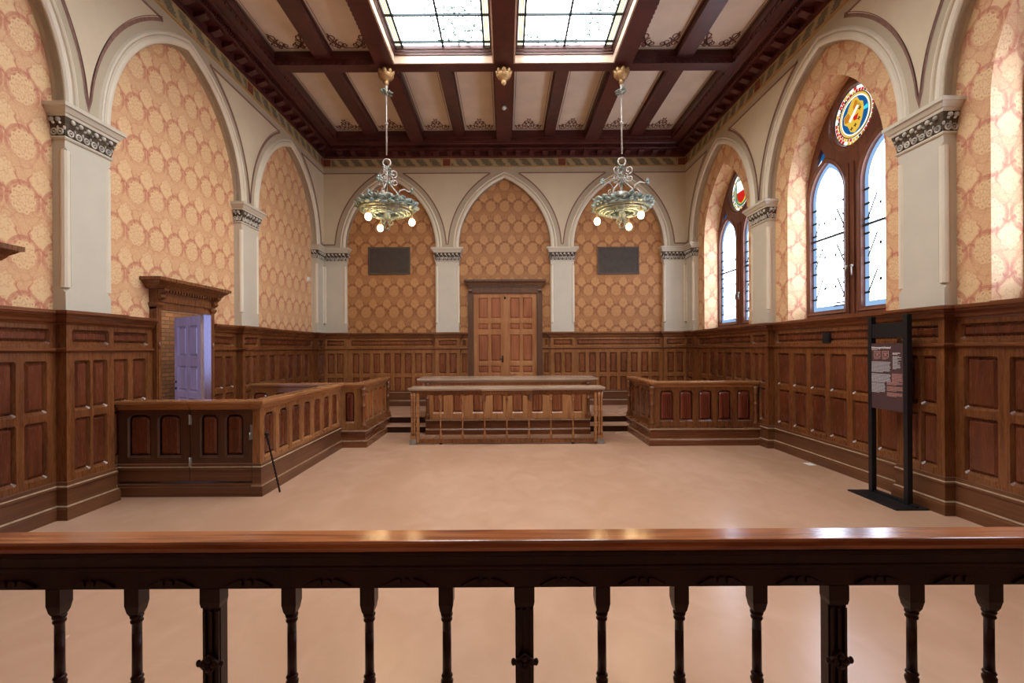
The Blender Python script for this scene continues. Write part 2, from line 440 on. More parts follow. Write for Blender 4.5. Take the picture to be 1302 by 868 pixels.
# ------------------------------------------------------------------ panelling
def opening(u0, u1, z0, z1, style):
    if style == 'arch':
        h = min(0.05, (u1 - u0) * 0.22); w = (u1 - u0) / 2; uc = (u0 + u1) / 2
        top = []
        for i in range(9):
            t = -1 + 2 * i / 8.0
            top.append((uc - t * w, z1 - h + h * math.sqrt(max(0, 1 - abs(t) ** 2.6))))
        return [(u0, z0), (u1, z0)] + top
    c = min(0.016, (u1 - u0) * 0.11)
    return [(u0 + c, z0), (u1 - c, z0), (u1, z0 + c), (u1, z1 - c), (u1 - c, z1), (u0 + c, z1), (u0, z1 - c), (u0, z0 + c)]
def raised(mb, T, op, nf, rec, mi, ribs=0):
    mb.cm = mi
    nb = nf - rec
    if len(op) == 8:               # square opening: plain rectangular field
        a0, a1 = min(p[0] for p in op), max(p[0] for p in op); b0, b1 = min(p[1] for p in op), max(p[1] for p in op)
        rect = lambda d, e: [(a0 + d, b0 + d + e), (a1 - d, b0 + d + e), (a1 - d, b1 - d), (a0 + d, b1 - d)]
        f1, f2 = rect(.022, .012), rect(.044, .012)
    else:
        f1, f2 = [(u, z + (.012 if z < op[0][1] + .06 else 0)) for u, z in offset_poly(op, 0.024)], [(u, z + (.01 if z < op[0][1] + .08 else 0)) for u, z in offset_poly(op, 0.046)]
    mb.loft(T, f1, nb + 0.001, f2, nf - 0.008)
    mb.face(mb.pts([T(u, nf - 0.008, z) for u, z in f2]))
    if ribs:
        u0, u1 = min(p[0] for p in f2), max(p[0] for p in f2)
        z0, z1 = min(p[1] for p in f2) + 0.01, max(p[1] for p in f2) - 0.03
        w = (u1 - u0) / ribs
        for i in range(ribs):
            a = u0 + i * w + w * 0.2; b = a + w * 0.6; c = (a + b) / 2
            mb.vprism(T, [(a, nf - 0.006), (c - w * .08, nf + 0.022), (c + w * .08, nf + 0.022), (b, nf - 0.006)], z0, z1)
def panelrun(mb, T, u0, u1, z0, z1, nf, rows, rec=0.032, style='notch', ribs=0, pmb=None):
    """frame of rails and stiles with sunk, raised-field panels; rows = [(za, zb, [(ua, ub)...])]"""
    nb = nf - rec
    mb.cm = 1
    mb.poly([T(u0, nb, z0), T(u1, nb, z0), T(u1, nb, z1), T(u0, nb, z1)])
    mb.cm = 0
    z = z0
    ops = []
    for za, zb, cols in rows:
        if za > z: mb.box(T, u0, u1, nb, nf, z, za)
        u = u0
        for ua, ub in cols:
            if ua > u: mb.box(T, u, ua, nb, nf, za, zb)
            u = ub
        if u1 > u: mb.box(T, u, u1, nb, nf, za, zb)
        for ua, ub in cols:
            st = style if zb - za > 0.25 else 'notch'
            op = opening(ua, ub, za, zb, st)
            mb.cm = 0
            if st == 'arch':
                top = op[2:]; mid = len(top) // 2
                mb.prism(T, top[:mid + 1] + [(ub, zb)], nb, nf); mb.prism(T, top[mid:] + [(ua, zb)], nb, nf)
            else:
                for tri in ([(ua, za), op[0], op[7]], [op[1], (ub, za), op[2]], [op[3], (ub, zb), op[4]], [op[5], (ua, zb), op[6]]):
                    mb.prism(T, tri, nb, nf)
            mb.loft(T, op, nf, [(u, z + (.014 if z < za + .06 else 0)) for u, z in offset_poly(op, 0.014)], nb + 0.003)
            ops.append(op)
        z = zb
    mb.cm = 0
    if z < z1: mb.box(T, u0, u1, nb, nf, z, z1)
    return ops
def cols(u0, u1, n, gap, m0, m1=None):
    m1 = m0 if m1 is None else m1
    w = (u1 - u0 - m0 - m1 - gap * (n - 1)) / n
    return [(u0 + m0 + i * (w + gap), u0 + m0 + i * (w + gap) + w) for i in range(n)]

ROWS = [(0.417, 0.95), (1.017, 1.51)]
FR = (1.66, 1.81)
def wain(mb, T, u0, u1, nf, cl, zlo=0.0, fm=0.07):
    rows = [(a, b_, cl) for a, b_ in ROWS] + [(FR[0], FR[1], [(u0 + fm, u1 - fm)])]
    for op in panelrun(mb, T, u0, u1, zlo, 1.93, nf, rows): raised(mb, T, op, nf, 0.032, 1)
BASEP = [(0, .36), (.008, .352), (.010, .322), (.022, .312), (.024, .300), (.022, .288), (.013, .282), (.013, .135), (.03, .124), (.032, .112), (.038, .100), (.038, 0), (0, 0)]
LEDGE = [(0, 1.585), (.012, 1.592), (.03, 1.605), (.03, 1.622), (0, 1.632)]
CAPP = [(-.03, 1.85), (.004, 1.85), (.012, 1.868), (.03, 1.878), (.036, 1.90), (.07, 1.935), (.074, 1.95), (.09, 1.955), (.09, 1.985), (-.03, 1.985)]
def raised_profile(dz): return [(o, z + dz if z > 0 else dz) for o, z in BASEP]

WN, PN = 0.035, 0.135          # wainscot face on wall / on pilaster
def wall_path(u0, u1, pils):
    """plan path (u, n) along a wall stepping out round the pilasters between u0 and u1"""
    pts = [(u0, None)]
    e = 0.012
    on = [p for p in pils if p[0] - e <= u0 + 1e-6 and p[1] + e > u0]
    cur = PN if on else WN
    pts = [(u0, cur)]
    for a, b_ in pils:
        if b_ <= u0 or a >= u1: continue
        if a - e > u0: pts += [(a - e, WN), (a - e, PN)]
        if b_ + e < u1: pts += [(b_ + e, PN), (b_ + e, WN)]
        cur = PN if b_ + e >= u1 else WN
    pts.append((u1, cur))
    return pts

def wainscot(T, runs, pils, segs, parent, pilcols, zlo=0.0, mats=('wood', 'panel', 'rail', 'base')):
    mb = MB()
    for (u0, u1, cl) in runs: wain(mb, T, u0, u1, WN, cl, zlo)
    for (a, b_) in pils:
        e = 0.012
        wain(mb, T, a - e, b_ + e, PN, pilcols(a, b_), zlo, 0.06)
        mb.cm = 0
        for uu in (a - e, b_ + e):
            mb.poly([T(uu, 0, zlo), T(uu, PN - .032, zlo), T(uu, PN - .032, 1.93), T(uu, 0, 1.93)])
    mb.build('wainscot', mats[:2], parent)
    cp, lg, bs = MB(), MB(), MB()
    for (a, b_) in segs:
        p = wall_path(a, b_, pils)
        cp.sweep(T, p, CAPP); cp.sweep(T, p, LEDGE)
        bs.sweep(T, p, raised_profile(zlo), hi=(2, 7))
    cp.build('dado_rail', [mats[2]], parent); bs.build('skirting', ['base', 'worn'], parent)

def pilaster(T, a, b_, parent, n0=0.0):
    """plaster pilaster with stop-chamfered rolled corners and its carved capital"""
    mb = MB(); c = 0.06
    mb.box(T, a, b_, n0, NF, ZCAP - 0.01, 2.16)
    sq = [(a, n0), (a, NF), (b_, NF), (b_, n0)]
    sq8 = [(a, n0), (a, NF - .001), (a + .001, NF), (b_ - .001, NF), (b_, NF - .001), (b_, n0)]
    ch8 = [(a, n0), (a, NF - c), (a + c, NF), (b_ - c, NF), (b_, NF - c), (b_, n0)]
    mb.vprism(T, sq8, 2.16, 2.22, ch8)
    mb.vprism(T, ch8, 2.22, 3.50)
    mb.vprism(T, ch8, 3.50, 3.55, sq8)
    mb.box(T, a, b_, n0, NF, 3.55, 3.64)
    mb.cm = 1
    for uu in (a + c * .42, b_ - c * .42):         # roll in the chamfer
        ring = [(uu + 0.038 * math.cos(t * PI / 5), NF - c * .42 + 0.038 * math.sin(t * PI / 5)) for t in range(10)]
        mb.vprism(T, ring, 2.21, 3.52)
    o = mb.build('pilaster', ['pil', 'mould'], parent)
    capital(T, a, b_, o, n0)
def capital(T, a, b_, parent, n0=0.0):
    mb = MB(); p = [(a, n0), (a, NF), (b_, NF), (b_, n0)]
    mb.cm = 0
    mb.sweep(T, p, [(-.02, 3.62), (.012, 3.622), (.02, 3.635), (.012, 3.65), (-.02, 3.65)])
    mb.sweep(T, p, [(-.02, 3.825), (.045, 3.825), (.05, 3.85), (.062, 3.858), (.085, 3.90), (.098, 3.905), (.098, 3.94), (-.02, 3.94)])
    mb.cm = 1
    mb.sweep(T, p, [(-.02, 3.65), (.004, 3.65), (.02, 3.74), (.04, 3.825), (-.02, 3.825)])
    mb.cm = 2
    rnd = random.Random(int((a + 9) * 1000))
    def deco(u, n, du, dn, L):
        # along an edge starting at (u,n), direction (du,dn), outward = left normal
        ox, on_ = -dn, du
        k = max(2, int(round(L / 0.085)))
        for i in range(k):
            t = (i + 0.5) * L / k
            cu, cn = u + du * t + ox * 0.016, n + dn * t + on_ * 0.016
            w0, w1, wz = Vector(T(cu + du, cn + dn, 0)) - Vector(T(cu, cn, 0)), Vector(T(cu + ox, cn + on_, 0)) - Vector(T(cu, cn, 0)), Vector((0, 0, 1))
            mt = Matrix((w0, wz, w1)).transposed()
            mb.torus(T(cu, cn, 3.69), 0.028, 0.0085, mt, 11, 5)
            mb.ball(T(cu, cn, 3.69), (0.011, 0.011, 0.012), mt, 6, 4)
            cu2, cn2 = u + du * t + ox * (0.036 + rnd.random() * .008), n + dn * t + on_ * (0.036 + rnd.random() * .008)
            mb.ball(T(cu2, cn2, 3.785 + rnd.random() * .012), (0.026, 0.024, 0.016), mt, 7, 5)
            mb.ball(T(cu2 + ox * .012 + du * .03, cn2 + on_ * .012 + dn * .03, 3.757), (0.012, 0.014, 0.012), mt, 6, 4)
            mb.ball(T(cu + du * 0.042, cn + dn * .042, 3.725), (0.012, 0.024, 0.012), mt, 6, 4)
    deco(a, n0, 0, 1, NF - n0); deco(a, NF, 1, 0, b_ - a); deco(b_, NF, 0, -1, NF - n0)
    mb.build('capital', ['pil', 'capdark', 'capleaf'], parent)

ZL = 5.667
def arcade(T, u0, u1, bays, R, parent, loff, lw, zs=ZSPR):
    """spandrel plate with pointed arches, roll mouldings, painted fields and lines"""
    mb = MB()
    out = [(u0, zs)]
    for a, b_ in bays: out += arch_pts((a + b_) / 2, (b_ - a) / 2, R, 0, zs, 20)
    out += [(u1, zs), (u1, ZTOP), (u0, ZTOP)]
    mb.filled(T, [out], NF / 2, NF)
    mb.build('spandrel', ['plaster'], parent)
    prof = [(0, .04), (0.0, NF - .015)] + [(.045 - .045 * math.cos(t * PI / 6), NF - .012 + .04 * math.sin(t * PI / 6)) for t in range(1, 7)] + \
           [(.098, NF + .004), (.102, NF + .018), (.114, NF + .028), (.128, NF + .022), (.135, NF + .012), (.145, NF)]
    for a, b_ in bays:
        uc, h = (a + b_) / 2, (b_ - a) / 2
        md = MB(); colsP = [arch_pts(uc, h, R, o, zs, 20) for o, n in prof]
        rows = [md.pts([T(colsP[j][i][0], prof[j][1], colsP[j][i][1]) for j in range(len(prof))]) for i in range(len(colsP[0]))]
        for r, q in zip(rows, rows[1:]):
            for j in range(len(prof) - 1): md.face([r[j], q[j], q[j + 1], r[j + 1]])
        md.face(rows[0]); md.face(rows[-1][::-1])
        md.build('arch_moulding', ['mould'], parent)
    # painted fields between arches, bounded by the line curves
    def zb(u):
        z = zs + 0.08
        for a, b_ in bays:
            uc, h = (a + b_) / 2, (b_ - a) / 2
            x = abs(u - uc); k = R + loff
            xx = x - (h - R)
            if xx < k and x <= h + loff + 1e-9: z = max(z, zs + math.sqrt(max(0, k * k - xx * xx)))
        return z
    fl, ln = MB(), MB()
    step = 0.02; run = []
    n = int((u1 - u0) / step); us = [u0 + (u1 - u0) * i / n for i in range(n + 1)]
    runs = []
    for u in us:
        if zb(u) < ZL: run.append(u)
        elif run: runs.append(run); run = []
    if run: runs.append(run)
    for r in runs:
        if len(r) < 3: continue
        lo = [(u, zb(u)) for u in r]
        for (p, q) in zip(lo, lo[1:]):
            fl.poly([T(p[0], NF + .002, p[1]), T(q[0], NF + .002, q[1]), T(q[0], NF + .002, ZL), T(p[0], NF + .002, ZL)])
        ln.ribbon(T, lo, lw, NF + .004)
        ln.ribbon(T, [(r[0], ZL), (r[-1], ZL)], lw * .8, NF + .004)
        if lw > 0.035:
            ln.ribbon(T, [(u, z + lw * .5 + .02) for u, z in lo], 0.01, NF + .004)
    fl.build('painted_field', ['cream'], parent); ln.build('painted_line', ['line'], parent)
    fz = MB(); z0, z1 = 5.82, 6.0
    fz.cm = 0; q = NF + .012
    fz.box(T, u0, u1, NF - .01, q, z0, z1)
    fz.f.pop(); fz.m.pop(); fz.uv.pop(); fz.sm.pop()
    fz.poly([T(u0, q + .001, z0), T(u1, q + .001, z0), T(u1, q + .001, z1), T(u0, q + .001, z1)], [(u0, z0), (u1, z0), (u1, z1), (u0, z1)])
    fz.cm = 1
    fz.box(T, u0, u1, NF, q + .012, z0 - .018, z0 + .006); fz.box(T, u0, u1, NF, q + .01, z1 - .012, z1 + .012)
    cs = [(bays[i][1] + bays[i + 1][0]) / 2 for i in range(len(bays) - 1)] + [u0 + .09, u1 - .09]
    for cc in cs:
        fz.cm = 1; fz.box(T, cc - .105, cc + .105, q, q + .004, z0, z1)
        fz.cm = 2; fz.box(T, cc - .085, cc + .085, q, q + .007, z0 + .012, z1 - .014)
    fz.build('frieze', ['frieze', 'gilt', 'fred'], parent)

R_SIDE, R_BACK = 1.703, 1.75
def wallsheet(name, T, u0, u1, holes, mat, z0=0.0):
    mb = MB()
    mb.filled(T, [[(u0, z0), (u1, z0), (u1, ZTOP), (u0, ZTOP)]] + holes, 0.0)
    return struct(mb.build(name, [mat], recalc=False))

# ------------------------------------------------------------------ the four walls
D2 = (5.795, 6.77)             # open door in the left wall
wl = wallsheet('wall_left', TL, -1.52, YW, [[(D2[0], 0.0005), (D2[1], 0.0005), (D2[1], 2.11), (D2[0], 2.11)]], 'paper', -0.001)
arcade(TL, -1.40, YP, BAY, R_SIDE, wl, 0.25, 0.04)
for a, b_ in PIL: pilaster(TL, a, b_, wl)
pc = lambda a, b_: [(a + .07, a + .245), (b_ - .245, b_ - .07)] if b_ - a > .45 else [(a + .06, a + .2), (b_ - .2, b_ - .06)]
D3 = (2.785, 3.76)
lruns = [(-1.0, 1.49, cols(-1.0, 1.49, 6, .095, .1)),
         (2.01, 2.70, [(2.1, 2.31), (2.38, 2.59)]), (3.845, 4.50, [(3.91, 4.12), (4.19, 4.40)]),
         (5.02, 5.715, [(5.14, 5.345), (5.415, 5.61)]), (6.855, 7.51, [(6.92, 7.14), (7.205, 7.42)]),
         (8.03, 10.52, [(8.18 + .37 * i, 8.43 + .37 * i) for i in range(6)])]
wainscot(TL, lruns, PIL, [(-1.5, 2.70), (3.845, 5.715), (6.855, YP)], wl, pc)

WINC = [3.255, 6.265, 9.275]
WH, WR, WZS, WZB, WXN = 0.925, 1.568, 3.78, 2.0, -0.31
def win_outline(c, off=0.0):
    return [(c - WH - off, WZB - off)] + arch_pts(c, WH, WR, off, WZS, 18) + [(c + WH + off, WZB - off)]
wr = wallsheet('wall_right', TR, -1.52, YW, [win_outline(c) for c in WINC], 'paper')
arcade(TR, -1.40, YP, BAY, R_SIDE, wr, 0.25, 0.04)
for a, b_ in PIL: pilaster(TR, a, b_, wr)
rruns = [(BAY[0][0], BAY[0][1], cols(*BAY[0], 6, .095, .1)), (2.01, 4.50, cols(2.01, 4.50, 6, .095, .1)),
         (5.02, 7.51, cols(5.02, 7.51, 6, .095, .1)), (8.03, 10.52, [(8.18 + .37 * i, 8.43 + .37 * i) for i in range(6)])]
wainscot(TR, rruns, PIL, [(-1.5, YP)], wr, pc)
for c in WINC:                 # papered window reveals
    mb = MB(); o = win_outline(c); s_ = 0.0
    for p, q in zip(o, o[1:]):
        L = math.hypot(q[0] - p[0], q[1] - p[1])
        mb.poly([TR(p[0], 0, p[1]), TR(q[0], 0, q[1]), TR(q[0], WXN, q[1]), TR(p[0], WXN, p[1])], [(0, s_ + 2), (0, s_ + L + 2), (-WXN, s_ + L + 2), (-WXN, s_ + 2)])
        s_ += L
    mb.build('window_reveal', ['paper'], wr, recalc=False)
    mb = MB(); mb.box(TR, c - WH, c + WH, WXN, 0.02, 1.95, WZB); mb.build('window_sill', ['winwood'], wr)

wb = wallsheet('wall_back', TB, -XW, XW, [], 'paperwarm')
arcade(TB, -XP, XP, BBAY, R_BACK, wb, 0.245, 0.03)
for a, b_ in BPIL: pilaster(TB, a, b_, wb)
bp = lambda a, b_: [(a + .06, a + .235), (b_ - .235, b_ - .06)]
bruns = [(-3.68, -1.60, cols(-3.68, -1.60, 8, .07, .1)), (-1.065, -.85, [(-1.02, -.90)]), (.85, 1.065, [(.90, 1.02)]), (1.60, 3.68, cols(1.60, 3.68, 8, .07, .1))]
wainscot(TB, bruns, BPIL, [(-XP, -.85), (.85, XP)], wb, bp, 0.28, ('woodlit', 'panellit', 'raillit', 'base'))

wk = wallsheet('wall_rear', TK, -XW, XW, [], 'paper')
arcade(TK, -XP, XP, BBAY, R_BACK, wk, 0.245, 0.03)
for a, b_ in BPIL: pilaster(TK, a, b_, wk)
wainscot(TK, [(-3.68, -1.60, cols(-3.68, -1.60, 6, .09, .1)), (-1.065, 1.065, cols(-1.065, 1.065, 6, .09, .1)), (1.60, 3.68, cols(1.60, 3.68, 6, .09, .1))], BPIL, [(-XP, XP)], wk, bp)

# ------------------------------------------------------------------ floor and platform
mb = MB(); mb.box(TI, -XW - .1, XW + .1, YR - .1, YW + .1, -0.12, 0.0)
struct(mb.build('floor', ['floor']))
PLX0, PLX1, DX0, DX1 = -2.28, 2.35, -1.58, 1.66
YST = 9.07
mb = MB()
def slab(x0, x1, y0, y1, z): 
    mb.cm = 1; mb.box(TI, x0, x1, y0, y1, 0.0, z - .004)
    mb.cm = 0; mb.box(TI, x0, x1, y0 - .012, y1, z - .03, z)
slab(-XW + .05, XW - .05, 9.39, YW - .03, 0.28)
slab(-XW + .05, -2.36, 7.80, 9.378, 0.279); slab(2.43, XW - .05, 7.80, 9.378, 0.279); slab(-1.50, 1.58, 8.90, 9.378, 0.279)
slab(-2.36, -1.50, YST, 9.378, 0.14); slab(1.58, 2.43, YST, 9.378, 0.14)
struct(mb.build('floor_platform', ['floor', 'darkwood']))

# ------------------------------------------------------------------ ceiling
SKY = (1.88, 7.64)             # skylight from / to
BIG = (1.79, 2.075); SMALL = (.889, 1.107); OUT = (2.79, 3.05); CEN = .158; EDGE = 3.71
YE, YE0 = 10.45, -0.93
TBM = [(7.64, 7.85), (1.67, 1.88)]
mb = MB()
for sx in (-1, 1):
    def q(xa, xb, ya, yb): mb.box(TI, min(sx * xa, sx * xb), max(sx * xa, sx * xb), ya, yb, ZC, ZC + .05)
    q(1.79, XW, YR, YW); q(0, 1.79, SKY[1], YW); q(0, 1.79, YR, SKY[0])
ceil = struct(mb.build('ceiling', ['ceil']))
def beam(x0, x1, y0, y1, z0, z1=6.56, along='y', teeth=True):
    mb = MB(); mb.box(TI, x0, x1, y0, y1, z0, z1)
    e = .02
    if along == 'y':
        for xx, s in ((x0, -1), (x1, 1)): mb.box(TI, min(xx, xx + s * e), max(xx, xx + s * e), y0, y1, z0 + .10, z0 + .13)
        if teeth:
            n = int((y1 - y0) / .09)
            for i in range(n):
                yy = y0 + .03 + i * .09
                for xx, s in ((x0, -1), (x1, 1)): mb.box(TI, min(xx, xx + s * e * .7), max(xx, xx + s * e * .7), yy, yy + .045, z0 + .012, z0 + .05)
    else:
        for yy, s in ((y0, -1), (y1, 1)): mb.box(TI, x0, x1, min(yy, yy + s * e), max(yy, yy + s * e), z0 + .10, z0 + .13)
        n = int((x1 - x0) / .11)
        for i in range(n):
            xx = x0 + .03 + i * .11
            for yy, s in ((y0, -1), (y1, 1)): mb.box(TI, xx, xx + .055, min(yy, yy + s * e * .7), max(yy, yy + s * e * .7), z0 + .012, z0 + .05)
    return mb.build('beam', ['beam'], ceil)
for y0, y1 in TBM: beam(-EDGE, EDGE, y0, y1, ZB, along='x')
for sx in (-1, 1):
    a, b_ = sorted((sx * BIG[0], sx * BIG[1]))
    for y0, y1 in ((7.85, YE), (1.88, 7.64), (YE0, 1.67)): beam(a, b_, y0, y1, ZB)
    a, b_ = sorted((sx * SMALL[0], sx * SMALL[1]))
    for y0, y1 in ((7.85, YE), (YE0, 1.67)): beam(a, b_, y0, y1, ZSB, teeth=False)
    a, b_ = sorted((sx * OUT[0], sx * OUT[1]))
    for y0, y1 in ((7.85, YE), (1.88, 7.64), (YE0, 1.67)): beam(a, b_, y0, y1, ZSB, teeth=False)
for y0, y1 in ((7.85, YE), (1.88, 7.64), (YE0, 1.67)): beam(-CEN, CEN, y0, y1, ZB)
# cornice with modillions and dentils
mb = MB()
cp = [(-XP, -1.40), (XP, -1.40), (XP, YP), (-XP, YP)]
prof = [(-.02, 6.0), (.05, 6.0), (.06, 6.03), (.06, 6.12), (.25, 6.12), (.255, 6.125), (.27, 6.125), (.27, 6.19), (.33, 6.197), (.34, ZB), (.47, ZB), (.47, 6.26), (.49, 6.27), (.49, 6.30), (.48, 6.31), (.48, 6.50)]
mb.sweep(TI, cp, prof, closed=True)
def along(T, u0, u1, base):
    n = int((u1 - u0) / .31); s = (u1 - u0) / n
    for i in range(n):
        u = u0 + (i + .5) * s
        mb.prism(lambda a, b2, z: T(u + b2, base + a, z), [(.05, 6.035), (.10, 6.035), (.20, 6.07), (.22, 6.085), (.22, 6.122), (.05, 6.122)], -.055, .055)
    n = int((u1 - u0) / .05)
    for i in range(n):
        u = u0 + (i + .25) * (u1 - u0) / n
        mb.box(T, u, u + .026, base + .268, base + .292, 6.132, 6.185)
    n = int((u1 - u0) / .13)
    for i in range(n):
        u = u0 + (i + .25) * (u1 - u0) / n
        mb.box(T, u, u + .07, base + .468, base + .484, ZB + .008, ZB + .04)
along(TL, -1.1, 10.6, NF); along(TR, -1.1, 10.6, NF); along(TB, -3.9, 3.9, NF); along(TK, -3.9, 3.9, NF)
mb.build('cornice', ['beam'], ceil)
# painted borders and scroll stencils of the ceiling panels
def spiral(cx, cy, r0, a0, turns, sgn, n=16):
    return [(cx + r0 * (1 - .8 * i / n) * math.cos(a0 + sgn * turns * 2 * PI * i / n), cy + r0 * (1 - .8 * i / n) * math.sin(a0 + sgn * turns * 2 * PI * i / n)) for i in range(n + 1)]
TC = lambda u, n, z: (u, z, ZC - n)
def ceilpanel(x0, x1, y0, y1, orn):
    mb = MB()
    mb.cm = 1
    for i, (d, w) in enumerate(((.016, .03), (.06, .008))):
        mb.cm = 1 if i == 0 else 0
        r = [(x0 + d, y0 + d), (x1 - d, y0 + d), (x1 - d, y1 - d), (x0 + d, y1 - d)]
        for p, q in zip(r, r[1:] + r[:1]): mb.ribbon(TC, [p, q], w, .003 + i * .001)
    mb.cm = 0
    xc, w = (x0 + x1) / 2, (x1 - x0) / 2 - .09
    y = y1 - .075
    for s in (-1, 1):
        X = lambda t: xc + s * t
        if orn == 'lily':
            for (cx, cy, r, a0, sg) in ((.55, .055, .055, 0, 1), (.85, .05, .045, PI, -1), (.32, .10, .05, PI, -1), (.14, .16, .045, 0, 1), (.12, .05, .04, 0, 1)):
                mb.ribbon(TC, [(X(px), y - 1.9 * py) for px, py in spiral(cx * w, cy, r, a0, 1.2, sg)], .030, .005, .012)
            mb.ribbon(TC, [(X(w), y - .03), (X(w * .7), y - .01), (X(w * .4), y - .03), (X(.02), y - .01)], .024, .005)
            for (cx, cy) in ((.05, .24), (.28, .17), (.7, .11), (.95, .09)):
                mb.ribbon(TC, [(X(cx * w), y - 1.9 * cy + .05), (X(cx * w + .015), y - 1.9 * cy), (X(cx * w + .02), y - 1.9 * cy - .03)], .04, .005, .01)
        else:
            for (cx, cy, r, a0, sg) in ((.86, .20, .075, -PI / 2, 1), (.55, .10, .075, PI / 2, -1), (.3, .06, .05, -PI / 2, 1), (.98, .07, .05, 0, 1), (.72, .04, .035, 0, -1)):
                mb.ribbon(TC, [(X(px), y - 1.25 * py) for px, py in spiral(cx * w, cy, r, a0, 1.3, sg)], .032, .005, .012)
            mb.ribbon(TC, [(X(w), y - .36), (X(w * .98), y - .27), (X(w * .8), y - .14), (X(w * .5), y - .04), (X(.1), y - .02), (X(0), y - .015)], .03, .005, .02)
    mb.build('panel_border', ['stencil', 'edge'], ceil)
XS = [(CEN, SMALL[0]), (SMALL[1], BIG[0]), (BIG[1], OUT[0]), (OUT[1], EDGE)]
for sx in (-1, 1):
    for a, b_ in XS:
        x0, x1 = sorted((sx * a, sx * b_))
        ceilpanel(x0, x1, 7.85, YE, 'lily')
        if a > 1.5: ceilpanel(x0, x1, 1.88, 7.64, 'scroll')
# skylights
for k, sx in enumerate((-1, 1)):
    x0, x1 = sorted((sx * CEN, sx * BIG[0])); y0, y1 = SKY
    w = empty('window_%d' % (4 + k), ((x0 + x1) / 2, (y0 + y1) / 2, ZB)); struct(w)
    mb = MB()
    for z0, z1, ins, mi in ((6.212, 6.335, .024, 0), (6.335, 6.36, .040, 1), (6.36, 6.375, .030, 0), (6.375, 6.405, .046, 1), (6.405, 6.42, .040, 0), (6.42, 6.475, .062, 1)):
        mb.cm = mi
        mb.box(TI, x0, x1, y1 - ins, y1, z0, z1); mb.box(TI, x0, x1, y0, y0 + ins, z0, z1)
        mb.box(TI, x0, x0 + ins, y0 + ins, y1 - ins, z0, z1); mb.box(TI, x1 - ins, x1, y0 + ins, y1 - ins, z0, z1)
    mb.build('window_frame', ['well', 'beam'], w)
    mb = MB(); zg = 6.48
    mb.box(TI, x0 - .02, x1 + .02, y0 - .02, y1 + .02, zg, zg + .02)
    mb.build('pane', ['daysky'], w)
    mb = MB()
    for (a, b2, c, d) in ((x0 + .06, x0 + .15, y0, y1), (x1 - .15, x1 - .06, y0, y1)):
        mb.cm = 0; mb.box(TI, a, b2, c, d, zg - .006, zg - .001)
        mb.cm = 1
        for t in (.3, .7): mb.box(TI, a + (b2 - a) * t - .006, a + (b2 - a) * t + .006, c, d, zg - .009, zg - .005)
    mb.build('border_glass', ['gskyb', 'gyellow'], w)
    mb = MB()
    for xx in (x0 + .16, (x0 + x1) / 2, x1 - .16): mb.box(TI, xx - .015, xx + .015, y0, y1, zg - .03, zg + .005)
    n = 9; ya, yb = y0 + .165, y1 - .165
    for i in range(n + 1):
        yy = ya + (yb - ya) * i / n
        mb.box(TI, x0, x1, yy - .014, yy + .014, zg - .03, zg + .005)
    mb.build('glazing_bar', ['lead'], w)

